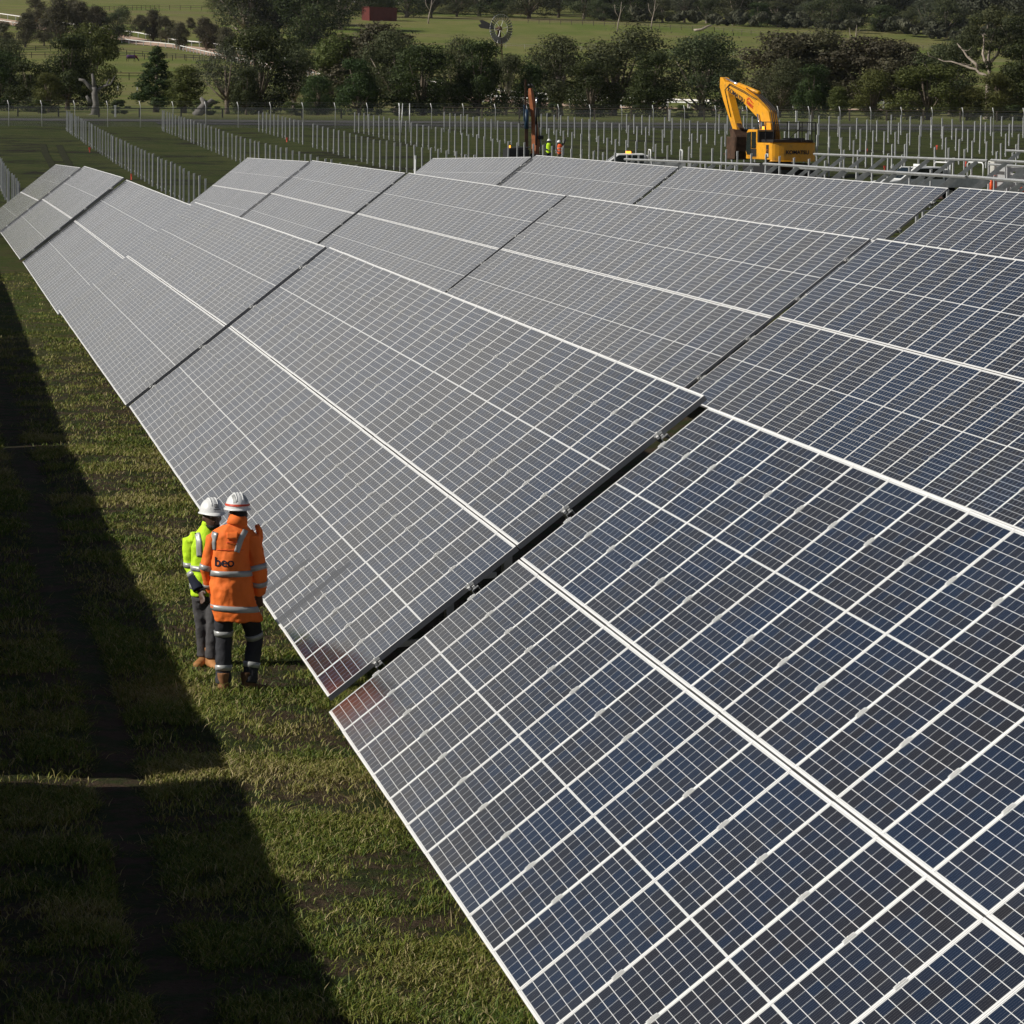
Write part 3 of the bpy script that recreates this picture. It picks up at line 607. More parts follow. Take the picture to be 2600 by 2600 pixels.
# dead tree and stump
x, y = at(238, 418); dt = empty('dead_tree', (x, y, G(x, y)), 'silver grey dead tree with broken forked limbs behind the fence', 'dead tree')
tb = MB()
for L_, r_ in ((((0, 0, -.3), (0, .05, 1.0), (0, .0, 2.0), (0, -.1, 2.9)), (.5, .36, .34, .3)), (((0, 0, 2.3), (0, -.7, 3.1), (0, -1.2, 3.6), (0, -1.7, 3.7)), (.28, .2, .17, .12)), (((0, 0, 2.3), (0, .7, 2.9), (0, 1.2, 3.1), (0, 1.5, 3.8)), (.24, .14, .09, .04)), (((0, -.1, 2.6), (0, -.15, 3.6), (0, -.3, 4.3)), (.24, .18, .11)), (((0, .9, 3.0), (0, 1.6, 3.2), (0, 2.1, 4.1)), (.14, .09, .03)), (((0, -.5, 1.3), (0, -.9, 2.0)), (.25, .12)), (((0, .1, .0), (0, .8, -.1)), (.22, .08)), (((0, -.1, .0), (0, -.8, -.1)), (.22, .08))):
    tb.tube(L_, r_, 8)
tb.build('trunk', M['deadw'], dt)
x, y = at(512, 420); o = MB().tube([(0, -.9, -.1), (0, -.3, .5), (0, .2, 1.3), (0, -.3, 1.9)], [.45, .5, .42, .15]).tube([(0, .2, 1.1), (0, .9, 1.6), (0, 1.3, 1.4)], [.3, .22, .1]).tube([(0, -.2, .6), (0, -.9, .5)], [.35, .2]).build('tree_stump', M['deadw']); o.location = (x, y, G(x, y)); tag(o, 'broken grey tree stump left of the open grey gum', 'stump')
# rise behind: she-oaks along the track
SHE = [(8, 960, 60), (62, 975, 38), (110, 985, 52), (150, 1000, 2), (92, 1060, 0), (205, 1005, 12), (180, 1065, 5), (250, 1010, 22), (292, 960, 22), (300, 1070, 30), (352, 985, 42), (385, 1010, 30), (418, 955, 46), (455, 965, 62), (480, 1000, 48), (520, 960, 50), (540, 930, 66), (575, 900, 74)]
for i, (px, ds, yt) in enumerate(SHE):
    if i > 7 and i % 2 == 0: ds += 50
    tree('brown' if i != 8 else 'gum', px, ds, yt, ('round grey brown she-oak, %s from the left along the sand track' % (ordw[i] if i < 15 else ('sixteenth', 'seventeenth', 'eighteenth')[i-15])) if i != 8 else 'single greener tree among the grey brown trees by the sand track', .72, 'trees along the sand track', i)
for i, (px, ds, yt, kd, wdt) in enumerate(((620, 1010, -60, 'gum', 1.0), (700, 1020, -75, 'gum', 1.15), (790, 990, -60, 'round', .9), (858, 1060, -50, 'gum', .8), (760, 1075, -45, 'gum', 1.0), (560, 1120, -30, 'gum', .9))):
    tree(kd, px, ds, yt, ['big spreading tree at the top edge, left of the red shed', 'dark trunked giant tree at the top edge in the sunny paddock', 'black green tree with a stout trunk left of the red shed', 'pale trunked gum beside the red shed', 'tree crown filling the top edge behind the paddock giants', 'flat crowned tree at the top edge left of the paddock giants'][i], wdt, 'big paddock trees at the top of the picture', i, name='paddock_tree')
# row of gums behind the shed and windmill, forest edge to the right
for i in range(26):
    px = 850+i*62+random.uniform(-18, 18); ds = 1150 if px < 1600 else 1150-(px-1600)*.10; ds += random.uniform(-15, 35); yt = random.uniform(-70, -25) if px < 1500 else random.uniform(-50, 0)+(px-1500)*.035
    kd = ['gum', 'gum', 'round', 'gum', 'open'][i % 5]
    tree(kd, px, ds, yt, 'gum at the edge of the far wood, %s from the left' % (ordw+['sixteenth', 'seventeenth', 'eighteenth', 'nineteenth', 'twentieth', 'twenty first', 'twenty second', 'twenty third', 'twenty fourth', 'twenty fifth', 'twenty sixth'])[i], random.uniform(.85, 1.15), 'gums along the edge of the far wood', i)
wood = []
def wood_mesh():
    g_ = np.random.default_rng(4); co, tn = [], []
    for i in range(950):
        px = g_.uniform(780, 2760) if i > 130 else g_.uniform(1500, 2700); ds = g_.uniform(1195, 1900) if i > 130 else g_.uniform(1105, 1180)-max(0, (0)); 
        if i <= 130: ds = 1140-(px-1600)*.10+g_.uniform(5, 40)
        x, y = at(px, ds); H = g_.uniform(8, 14) if i > 130 else g_.uniform(2, 5); z = G(x, y); base = g_.normal(0, .22)
        for c in range(7 if i > 130 else 4):
            c0 = np.array([x+g_.normal(0, H*.20), y+g_.normal(0, H*.24), z+H*g_.uniform(.35, .85)]); k_ = 190; d_ = g_.normal(size=(k_, 3)); d_ /= np.linalg.norm(d_, axis=1)[:, None]
            p = c0+d_*(H*.30*(.6+.5*g_.random(k_)))[:, None]*np.array([1, 1, .75]); s_ = .55*g_.uniform(.6, 1.3, k_)
            nn = d_+.4*g_.normal(size=(k_, 3)); a1 = np.cross(nn, g_.normal(size=(k_, 3))); a1 /= np.linalg.norm(a1, axis=1)[:, None]+1e-9; a2 = np.cross(nn/np.linalg.norm(nn, axis=1)[:, None], a1)
            a1 = a1*s_[:, None]; a2 = a2*(s_*.6)[:, None]; co.append(np.stack([p-a1, p-a2, p+a1, p+a2], 1).reshape(-1, 3)); tn.append(np.clip(g_.normal(.45, .22, k_)+base, 0, 1))
    co = np.concatenate(co); return mesh_np('far_wood', co, 4, np.arange(len(co)), LM['grey'], attr=np.concatenate(tn))
tag(link('far_wood', wood_mesh()), 'far wood covering the hillside at the top of the picture', 'wood', kind='stuff')
# pale bare trunks standing out of the far wood
for i, (px, ds, yb) in enumerate(((228+850-8, 1120, 0), (2145, 1040, 0), (1640, 1120, 0), (1540, 1110, 0))):
    px = (1078, 2148, 1640, 1555)[i]; x, y = at(px, ds-30); t_ = MB().tube([(0, 0, -.3), (0, .3, 2.5), (0, .9, 5.2), (0, 1.1, 8)], [.22, .18, .12, .04], 7).tube([(0, .5, 3.4), (0, -.6, 5.2), (0, -.9, 7.2)], [.13, .09, .03], 6).tube([(0, .9, 5.0), (0, 2.0, 6.8)], [.14, .05], 5)
    o = t_.build('bare_tree', M['paleb']); o.location = (x, y, G(x, y)); tag(o, ['bare white trunk forking right of the red shed', 'leafless pale gum leaning before the wood on the right', 'bare pale trunk third from the left at the wood edge', 'bare pale trunk behind the centre of the far fence'][i], 'bare tree')
x, y = at(1775, 1085); o = MB().tube([(0, -3, .3), (0, -1, .5), (0, 1, 1.5), (0, 2.2, 1.9)], [.4, .35, .3, .1]).build('fallen_log', M['paleb']); o.location = (x, y, G(x, y)); tag(o, 'pale fallen log at the edge of the far wood', 'log')
# ------------------------------------------------------------------ perimeter fence
def mesh_fence_mat():
    k = NT('chain_link'); k.b.inputs['Base Color'].default_value = (.30, .31, .31, 1); k.b.inputs['Roughness'].default_value = .6
    P = k.n('NewGeometry').outputs['Position']; s = k.n('SeparateXYZ'); k.l(P, s.inputs[0])
    a_ = k.math('ADD', s.outputs[1], s.outputs[2]); b_ = k.math('SUBTRACT', s.outputs[1], s.outputs[2])
    f = lambda v: k.math('LESS_THAN', k.math('FRACT', k.math('MULTIPLY', v, 12.0)), .13)
    m_ = k.math('MAXIMUM', f(a_), f(b_)); k.l(m_, k.b.inputs['Alpha']); return k.m
M['mesh'] = mesh_fence_mat()
fx = lambda y: -337.5-.012*y
fe = empty('perimeter_fence', (fx(0), 0, G(fx(0), 0)), 'tall chain link perimeter fence with cranked posts, beyond the bare piles', 'fence')
ys_ = np.arange(-40, 135, 3.05); pm_ = MB().tube([(0, 0, -.3), (0, 0, 1.95), (.05, -.12, 2.42)], .032, 6).mesh('post', M['alu'])
for y_ in ys_: o = link('post', pm_, fe); o.location = (fx(y_)-fx(0), y_, G(fx(y_), y_)-G(fx(0), 0)); 
mb = MB(); wires = MB()
for i in range(len(ys_)-1):
    a_, b_ = ys_[i], ys_[i+1]; P0 = lambda y, z: (fx(y)-fx(0)+.03, y, G(fx(y), y)-G(fx(0), 0)+z)
    mb.add([P0(a_, .02), P0(b_, .02), P0(b_, 1.9), P0(a_, 1.9)], [(0, 1, 2, 3)])
    for z_ in (1.9, 2.1, 2.25, 2.4): wires.bar(P0(a_, z_), P0(b_, z_), .006, .006)
mb.build('chain_link_mesh', M['mesh'], fe); wires.build('wire', M['gal'], fe)
# ------------------------------------------------------------------ farm fences
def farm_fence(name, pts, step, h, m, label, rails=(1.0,), pw=.14, rw=.10, cat='fence', group=None):
    P_ = [];
    for i in range(len(pts)-1):
        a_, b_ = np.array(pts[i]), np.array(pts[i+1]); n_ = max(1, int(round(np.linalg.norm(b_-a_)/step)))
        for j in range(n_): P_.append(a_+(b_-a_)*j/n_)
    P_.append(np.array(pts[-1])); g0 = G(*P_[0]); f = empty(name, (P_[0][0], P_[0][1], g0), label, cat, group)
    L3 = [Vector((p[0]-P_[0][0], p[1]-P_[0][1], G(p[0], p[1])-g0)) for p in P_]
    pm = MB().box(-pw/2, pw/2, -pw/2, pw/2, -.3, h).mesh('post', m)
    if len(L3) <= 95:
        for p in L3: o = link('post', pm, f); o.location = p
    else:
        b_ = MB()
        for i, p in enumerate(L3): b_.box(p.x-pw/2, p.x+pw/2, p.y-pw/2, p.y+pw/2, p.z-.3, p.z+h)
        tag(b_.build('posts', m, f), kind='stuff')
    b_ = MB()
    for i in range(len(L3)-1):
        for r_ in rails: b_.bar(L3[i]+Vector((0, 0, h*r_)), L3[i+1]+Vector((0, 0, h*r_)), .05, rw)
    b_.build('rail', m, f); return f
def offs(P_, o_):
    T_ = np.gradient(np.array(P_), axis=0); T_ /= np.linalg.norm(T_, axis=1)[:, None]; return [tuple(p+np.array([-t[1], t[0]])*o_) for p, t in zip(np.array(P_), T_)]
sub = TP[::4]
farm_fence('running_rail', offs(sub, 5.4), 4.5, 1.25, M['whitewood'], 'white running rail along the far side of the pink sand track', (1.0,), .2, .22)
farm_fence('running_rail', offs(sub, -5.4), 4.5, 1.1, M['whitewood'], 'white running rail along the near side of the pink sand track', (1.0,), .2, .16)
farm_fence('paddock_fence', [at(-60, 905), at(180, 915), at(400, 905), at(640, 890)], 3.6, 1.3, M['darkwood'], 'dark post and rail fence just behind the rugged horse', (1.0, .6))
farm_fence('paddock_fence', [at(-60, 955), at(200, 950), at(420, 915), at(600, 890)], 3.6, 1.2, M['darkwood'], 'dark post and rail fence between the horse and the sand track', (1.0, .55))
farm_fence('paddock_fence', [at(180, 730), at(420, 730), at(620, 725)], 3.6, 1.3, M['darkwood'], 'dark fence across the sunny paddock below the horse', (1.0, .6))
farm_fence('timber_fence', [at(180, 1130), at(400, 1180), at(560, 1175)], 3.0, 1.4, M['wood'], 'grey timber fence at the very top left of the picture', (1.0, .6))
farm_fence('wire_fence', [at(1180, 1010), at(1700, 1000), at(2250, 985), at(2700, 975)], 5, 1.1, M['conc'], 'thin post and wire fence across the green paddock', (1.0, .6), .09, .03)
farm_fence('timber_fence', [at(1330, 1105), at(1800, 1085), at(2300, 1035), at(2700, 1000)], 3.2, 1.3, M['wood'], 'weathered timber fence along the edge of the far wood', (1.0, .6))
farm_fence('yard_rail', [at(1120, 412), at(1500, 412), at(2050, 414), at(2700, 416)], 4.0, 1.15, M['wood'], 'low dark timber rail along the foot of the tree belt', (1.0, .55))
farm_fence('yard_rail', [at(-60, 398), at(350, 398), at(560, 400), at(860, 402)], 4.5, .9, M['darkwood'], 'low dark rail behind the fence at the left', (1.0,))
for i, (px, ds) in enumerate(((289, 398), (296, 640), (345, 640), (1690, 400), (2010, 398))):
    x, y = at(px, ds); o = MB().box(-.09, .09, -.09, .09, -.2, 1.0).box(-.12, .12, -.12, .12, 1.0, 1.08).build('marker_post', M['whitewood']); o.location = (x, y, G(x, y)); o.scale = (1, 1, 1.1)
    tag(o, ['short white post beyond the fence right of the dead tree', 'left of two white posts below the horse paddock', 'right of two white posts below the horse paddock', 'white marker post on the gravel road, centre right', 'white marker post on the gravel road behind the excavator'][i], 'post')
# ------------------------------------------------------------------ red shed, windmill, horse
x, y = at(955, 1100); M['mill'] = mat('dull_grey_sheet', (.12, .125, .13), .6, .1, .4, .1)
sh = empty('farm_shed', (x, y, G(x, y)), 'plain dark red farm shed alone on the green rise', 'shed', rz=.0)
sb = MB(); Mx = Euler((0, 0, .25)).to_matrix().to_4x4()
sb.prism([(-4.1, -.3), (4.1, -.3), (4.1, 3.3), (-4.1, 3.5)], -3, 3, 0, Mx); sb.build('wall', M['shed'], sh)
rb = MB(); rb.prism([(-4.35, 3.50), (4.35, 3.29), (4.35, 3.41), (-4.35, 3.62)], -3.3, 3.3, 0, Mx); rb.build('roof', M['shed'], sh)
db = MB()
for yy in (-2.6, 0, 2.6): db.box(3.0, 3.06, yy-.06, yy+.06, -.2, 3.25, 0, Mx)
db.build('corner_trim', M['shed'], sh)
x, y = at(1257, 600); wm = empty('windmill', (x, y, G(x, y)), 'multi bladed farm windmill with dark tail vane above the tree belt', 'windmill')
tw = MB(); HT = 10.6
for sx_, sy_ in ((1, 1), (1, -1), (-1, -1), (-1, 1)): tw.bar((sx_*1.1, sy_*1.1, -.2), (sx_*.16, sy_*.16, HT), .09, .09)
for i in range(7):
    z0, z1 = HT*i/7, HT*(i+1)/7; w0, w1 = 1.1-.94*i/7, 1.1-.94*(i+1)/7
    for (a_, b_) in (((1, 1), (1, -1)), ((1, -1), (-1, -1)), ((-1, -1), (-1, 1)), ((-1, 1), (1, 1))):
        tw.bar((a_[0]*w0, a_[1]*w0, z0), (b_[0]*w1, b_[1]*w1, z1), .045, .045); tw.bar((a_[0]*w1, a_[1]*w1, z1), (b_[0]*w1, b_[1]*w1, z1), .05, .05)
tw.tube([(0, 0, HT-2), (0, 0, HT+.3)], .16, 8); tw.build('tower', M['rust'], wm)
RW = 2.3; wa = R_(32)   # wheel turned away from the camera
WM = Matrix.Translation((0, 0, HT+.15)) @ Euler((0, 0, wa)).to_matrix().to_4x4()
hb = MB(); hb.tube([(-.6, 0, 0), (.5, 0, 0)], .24, 10); hb.ell((.1, 0, .12), .45, .3, .34); o = hb.build('hub', M['rust'], wm); o.matrix_basis = WM
b_ = MB(); NB = 30
for i in range(NB):
    a_ = 2*math.pi*i/NB; bm_ = MB(); c_, s_ = math.cos(a_), math.sin(a_); t_ = Vector((0, -s_, c_)); rv = Vector((0, c_, s_)); ax = Vector((1, 0, 0)); pitch_ = (t_*.85+ax*.5).normalized()
    p_ = [rv*(RW*.56)-pitch_*.10, rv*(RW*.56)+pitch_*.10, rv*RW+pitch_*.20, rv*RW-pitch_*.20]; nn = rv.cross(pitch_)*.008
    bm_.add([q+nn for q in p_]+[q-nn for q in p_], [(0, 1, 2, 3), (7, 6, 5, 4), (0, 4, 5, 1), (1, 5, 6, 2), (2, 6, 7, 3), (3, 7, 4, 0)])
    o = bm_.build('blade', M['mill'], wm); o.matrix_basis = Matrix.Translation(WM @ Vector((.45, 0, 0))) @ WM.to_3x3().to_4x4()
sp2 = MB()
for i in range(6): a_ = math.pi*i/3+.2; sp2.bar((.3, 0, 0), (.45, RW*math.cos(a_), RW*math.sin(a_)), .05, .05)
for R1 in (RW*.57, RW*.97):
    for i in range(30): a_, c_ = 2*math.pi*i/30, 2*math.pi*(i+1)/30; sp2.bar((.47, R1*math.cos(a_), R1*math.sin(a_)), (.47, R1*math.cos(c_), R1*math.sin(c_)), .03, .03)
o = sp2.build('spokes', M['alu'], wm); o.matrix_basis = WM
tl = MB(); TM = WM @ Euler((0, 0, R_(-42))).to_matrix().to_4x4()
tl.bar((-.2, 0, 0), (-1.6, 0, .3), .08, .08); tl.prism([(-.55, 0), (.0, 0)], 0, 0) if False else None
tl.add([(-.9, -.02, -.15), (-2.9, -.02, .10), (-3.3, -.02, .55), (-2.75, -.02, .75), (-3.1, -.02, 1.25), (-2.6, -.02, 1.35), (-.8, -.02, .55), (-.9, .02, -.15), (-2.9, .02, .10), (-3.3, .02, .55), (-2.75, .02, .75), (-3.1, .02, 1.25), (-2.6, .02, 1.35), (-.8, .02, .55)], [tuple(range(7)), tuple(reversed(range(7, 14)))]+[(i, i+7, (i+1) % 7+7, (i+1) % 7) for i in range(7)])
o = tl.build('tail_vane', M['mill'], wm); o.matrix_basis = Matrix.Translation((0, -.1, HT+.15)) @ Euler((0, 0, R_(100))).to_matrix().to_4x4()
x, y = at(330, 890); hs = empty('horse', (x, y, G(x, y)), 'grazing dark horse in a purple rug with a reddish neck cover', 'horse', rz=math.pi/2+.1)
hb = MB()   # body along +x, head at +x ... rotated so that the head points left in the picture
hb.loft([((-1.0, 0, 1.15), .10, .12), ((-.85, 0, 1.18), .30, .34), ((-.4, 0, 1.13), .31, .36), ((.2, 0, 1.10), .30, .37), ((.65, 0, 1.15), .27, .36), ((.9, 0, 1.15), .15, .25)], 14, right=(0, 1, 0))
hb.loft([((.7, 0, 1.30), .16, .26), ((1.1, 0, 1.05), .12, .20), ((1.4, 0, .70), .10, .15), ((1.55, 0, .52), .09, .12)], 12, right=(0, 1, 0))
hb.loft([((1.45, 0, .62), .08, .10), ((1.60, 0, .42), .10, .13), ((1.68, 0, .20), .06, .07), ((1.70, 0, .10), .05, .05)], 10, right=(0, 1, 0))
for yy in (.06, -.06): hb.tube([(1.40, yy, .70), (1.36, yy*1.3, .84)], [.04, .01], 6)
for yy in (.15, -.15):
    hb.tube([(.72+yy*.5, yy, 1.05), (.72+yy*.8, yy, .62), (.70+yy, yy, .34), (.72+yy, yy, .08), (.76+yy, yy, 0)], [.13, .075, .055, .045, .065], 8)
    hb.tube([(-.75-yy*.6, yy, 1.05), (-.68-yy, yy, .74), (-.92-yy, yy, .50), (-.88-yy, yy, .10), (-.84-yy, yy, 0)], [.19, .10, .07, .045, .065], 8)
hb.tube([(-1.02, 0, 1.2), (-1.14, 0, .9), (-1.12, 0, .45)], [.05, .08, .03], 7)
o = hb.build('body', M['horse'], hs); rmm = o.modifiers.new('r', 'REMESH'); rmm.mode = 'VOXEL'; rmm.voxel_size = .035; bake(o)
rg_ = MB(); rg_.loft([((-1.04, 0, 1.17), .2, .25), ((-.85, 0, 1.16), .34, .38), ((-.4, 0, 1.10), .35, .41), ((.2, 0, 1.08), .34, .42), ((.68, 0, 1.13), .31, .41), ((.78, 0, 1.16), .28, .36)], 16, right=(0, 1, 0)); rg_.build('rug', M['rugp'], hs)
nc = MB(); nc.loft([((.72, 0, 1.28), .20, .30), ((1.1, 0, 1.05), .16, .24), ((1.36, 0, .74), .14, .19)], 12, right=(0, 1, 0)); nc.build('neck_cover', mat('maroon_rug', (.16, .03, .04), .8, 0, .2, .1), hs)

# ------------------------------------------------------------------ excavator
def text_mesh(txt, size, depth, bold=0.0, name='lettering', font_ex=None):
    cu = bpy.data.curves.new('t', 'FONT'); cu.body = txt; cu.size = size; cu.extrude = depth; cu.offset = bold; cu.align_x = 'CENTER'; cu.align_y = 'CENTER'
    o = bpy.data.objects.new('t', cu); C.objects.link(o); dg = bpy.context.evaluated_depsgraph_get(); me = bpy.data.meshes.new_from_object(o.evaluated_get(dg)); bpy.data.objects.remove(o); me.name = name; return me
x, y = at(1968, 240); gz = G(x, y); hd = .184
# local: +y forward (heading), +x right
ex = empty('excavator', (x, y, gz), 'big yellow tracked excavator with raised boom standing among the bare piles', 'excavator', rz=math.pi/2-hd+0.0)
ex.rotation_euler = (0, 0, math.atan2(-math.sin(hd), -math.cos(hd))-math.pi/2)
def part(mb_, name, m, bevel=.03, parent=ex):
    return mb_.build(name, m, parent, bevel)
for sx_ in (-1, 1):
    tk = MB(); pr = []
    for i in range(16): a_ = math.pi*i/15-math.pi/2; pr.append((1.9+.42*math.cos(a_), .42+.42*math.sin(a_)))
    for i in range(16): a_ = math.pi*i/15+math.pi/2; pr.append((-1.9+.42*math.cos(a_), .42+.42*math.sin(a_)))
    tk.prism(pr, sx_*1.2-.3, sx_*1.2+.3)
    for i in range(26):
        yy = -2.2+i*.18; tk.box(sx_*1.2-.31, sx_*1.2+.31, yy, yy+.05, .84, .87)
    part(tk, 'track', M['black'])
u_ = MB(); u_.box(-.95, .95, -1.2, 1.2, .45, .85); u_.tube([(0, 0, .8), (0, 0, 1.1)], .75, 20); part(u_, 'undercarriage', M['rust'])
h_ = MB(); h_.prism([(-2.0, 1.08), (1.9, 1.08), (1.9, 1.55), (1.2, 1.95), (.2, 2.12), (-2.0, 2.12)], -1.45, 1.45); part(h_, 'engine_house', M['yel'], .05)
cwt = MB(); n_ = 12; pr = [(-1.48, -2.0), (1.48, -2.0)]+[(1.48*math.cos(math.pi*i/n_), -2.12-.42*math.sin(math.pi*i/n_)) for i in range(n_+1)]
vs = [(a_, b_, z_) for z_ in (1.0, 2.14) for a_, b_ in pr]; L_ = len(pr); cwt.add(vs, [tuple(range(L_)), tuple(reversed(range(L_, 2*L_)))]+[(i, (i+1) % L_, L_+(i+1) % L_, L_+i) for i in range(L_)]); part(cwt, 'counterweight', M['yel'], .05)
dk = MB(); dk.box(-1.35, 1.35, -2.15, -.3, 2.14, 2.32); dk.box(.1, 1.2, -1.2, -.2, 2.32, 2.42); part(dk, 'engine_cover', M['black'], .03)
cb = MB(); cb.prism([(.15, 1.1), (1.75, 1.1), (1.95, 1.5), (1.85, 2.75), (1.6, 2.92), (.15, 2.92)], -1.45, -.45); cabo = part(cb, 'cab', M['yel'], .05)
wn_ = MB(); wn_.prism([(.28, 1.75), (1.0, 1.75), (1.0, 2.78), (.28, 2.78)], -1.465, -1.45); wn_.prism([(1.08, 1.35), (1.70, 1.35), (1.86, 1.6), (1.76, 2.72), (1.08, 2.78)], -1.465, -1.45); wn_.box(-1.35, -.55, .13, .15, 1.8, 2.75); wn_.box(-1.35, -.55, 1.86, 1.90, 1.6, 2.6)
part(wn_, 'window', M['glass'], 0, cabo)
part(MB().prism([(.2, 1.25), (1.05, 1.25), (1.05, 1.72), (.2, 1.72)], -1.463, -1.45), 'door_panel', M['black'], 0, cabo); part(MB().prism([(-1.75, 1.2), (-1.35, 1.2), (-1.35, 2.0), (-1.75, 2.0)], -1.463, -1.45), 'side_plate', M['black'], 0); part(MB().box(-1.4, -.36, -.05, .14, 1.95, 2.80), 'rear_cab_screen', M['black'], 0)
# operator platform rails
gr = MB()
for (a_, b_) in (((-1.4, -2.35), (1.4, -2.35)), ((1.4, -2.35), (1.4, .2)), ((-1.4, -2.35), (-1.4, .1)), ):
    for z_ in (2.32+.55, 2.32+1.08): gr.bar((*a_, z_), (*b_, z_), .045, .045)
for p_ in ((-1.4, -2.35), (-.5, -2.35), (.5, -2.35), (1.4, -2.35), (1.4, -1.1), (1.4, .2), (-1.4, -1.1), (-1.4, .1), (.85, -2.35), (1.15, -2.35)): gr.bar((*p_, 2.2), (*p_, 3.4), .045, .045)
gr.bar((-.3, -2.0, 2.3), (.5, -2.2, 3.1), .04, .04); part(gr, 'guard_rail', M['black'], 0)
# boom
def lozenge(mb_, prof, wd):
    mb_.prism(prof, -wd/2, wd/2)
bo = MB(); lozenge(bo, [(.35, 1.45), (.75, 1.35), (1.75, 3.65), (2.35, 3.75), (5.2, 5.05), (8.25, 6.05), (8.45, 6.35), (8.2, 6.6), (7.5, 6.55), (4.9, 6.0), (2.2, 4.95), (1.15, 4.45), (.75, 3.55)], .62); boom = part(bo, 'boom', M['yel'], .04)
stk = MB(); lozenge(stk, [(8.9, 6.9), (9.3, 6.95), (9.35, 6.2), (8.7, 5.2), (7.0, 3.0), (6.6, 2.7), (6.3, 2.9), (6.5, 3.3), (7.7, 5.3), (8.2, 6.2), (8.5, 6.6)], .48); part(stk, 'stick', M['yel'], .03)
bk = MB(); lozenge(bk, [(6.9, 2.9), (6.2, 2.85), (5.7, 2.4), (5.75, 1.5), (6.4, .95), (7.3, .95), (7.7, 1.3), (7.2, 1.45), (6.8, 1.6), (6.55, 2.2)], 1.1); bk.box(-.6, -.55, 5.8, 7.2, 1.0, 2.4); bk.box(.55, .6, 5.8, 7.2, 1.0, 2.4)
for i in range(5): bk.box(-.52+i*.23, -.42+i*.23, 7.55, 7.9, 1.27, 1.33)
part(bk, 'bucket', M['rust'], .02)
for nm, A_, B_, mid, xo in (('boom_cylinder', (1.35, 1.5), (2.55, 4.25), .55, .42), ('boom_cylinder', (1.35, 1.5), (2.55, 4.25), .55, -.42), ('stick_cylinder', (3.4, 5.75), (9.05, 6.85), .58, 0), ('bucket_cylinder', (8.55, 5.6), (6.9, 3.3), .72, 0)):
    ay, az = A_; by_, bz_ = B_
    if nm == 'stick_cylinder': az += .05; bz_ += .0
    if nm == 'bucket_cylinder': ay += .45; by_ += .45; az += -.05
    cyl = MB().tube([(xo, ay, az), (xo, ay+(by_-ay)*mid, az+(bz_-az)*mid)], .14, 12); cy_ = part(cyl, nm, M['yel'], 0)
    rod = MB().tube([(xo, ay+(by_-ay)*mid, az+(bz_-az)*mid), (xo, by_, bz_)], .075, 10); part(rod, 'rod', M['chrome'], 0, cy_)
hz_ = MB()
for i in range(4):
    xo = -.2+.13*i; hz_.tube([(xo, .5, 2.0), (xo, .55, 3.4), (xo, 1.0, 4.55), (xo, 2.1, 5.12), (xo, 3.2, 5.6), (xo, 5.0, 6.15)], .035, 6)
for i in range(2): hz_.tube([(-.28-.03*i, 3.0, 5.2+.1*i), (-.33, 5.0, 5.8+.1*i), (-.33, 7.4, 6.35+.1*i), (-.3, 8.3, 6.0), (-.28, 8.0, 5.3), (-.28, 7.3, 4.0)], .03, 6)
part(hz_, 'hydraulic_hose', M['black'], 0)
lk = MB(); lk.bar((0, 6.7, 2.8), (0, 7.2, 3.5), .3, .12); lk.bar((0, 7.2, 3.5), (0, 6.1, 2.9), .3, .1); lk.bar((0, 6.3, 2.8), (0, 6.0, 2.2), .5, .2); part(lk, 'bucket_linkage', M['rust'], .01)
be = MB().tube([(-.95, .35, 2.9), (-.95, .35, 3.12)], [.09, .07], 10); part(be, 'beacon', M['amber'], 0)
def stick_text(txt, size, m, loc, rot, name='lettering', sc=(1, 1, 1), bold=.01, parent=ex):
    o = link(name, text_mesh(txt, size, .004, bold, name), parent); o.data.materials.append(m); o.location = loc; o.rotation_euler = rot; o.scale = sc; return o
stick_text('KOMATSU', .33, M['navy'], (.12, -2.575, 1.55), (R_(90), 0, 0), bold=.008, sc=(1.0, 1, 1))
# on the left face of the boom (x = -.31), reading down towards the foot
sl_ = math.atan2(6.05-5.05, 8.25-5.2)
stick_text('KOMATSU', .52, M['navy'], (-.335, 6.35, 5.62), (R_(90), 0, R_(-90)), bold=.010, sc=(1.2, .82, 1)).rotation_euler = Euler((R_(90), 0, R_(-90)))
o = [c for c in ex.children if c.name.startswith('lettering')][-1]; o.rotation_euler = (Matrix.Rotation(R_(-90), 4, 'Z') @ Matrix.Rotation(R_(90), 4, 'X') @ Matrix.Rotation(-sl_, 4, 'Z')).to_euler()
o = stick_text('PC', .2, M['rigor'], (-1.475, -1.55, 1.66), (R_(90), 0, R_(-90)), bold=.01); o.location.x = -1.476
o = stick_text('300', .26, M['white'], (-1.476, -1.55, 1.36), (R_(90), 0, R_(-90)), bold=.01)
lg = MB(); lg.bar((-.33, 4.55, 5.30), (-.33, 4.2, 5.42), .02, .07); lg.bar((-.33, 4.2, 5.42), (-.33, 3.75, 5.1), .02, .07); lg.bar((-.33, 3.9, 5.22), (-.33, 3.5, 5.0), .02, .05); part(lg, 'logo', M['redtape'], 0)
o = stick_text('TERREX', .34, M['redtape'], (-.335, 4.1, 4.93), (0, 0, 0), bold=.008); o.rotation_euler = (Matrix.Rotation(R_(-90), 4, 'Z') @ Matrix.Rotation(R_(90), 4, 'X') @ Matrix.Rotation(-sl_-.06, 4, 'Z')).to_euler()
bpy.context.view_layer.update()
LOW = Matrix.Translation((0, 0, 1.45*(1-.86))) @ Matrix.Diagonal((1, 1, .86, 1))
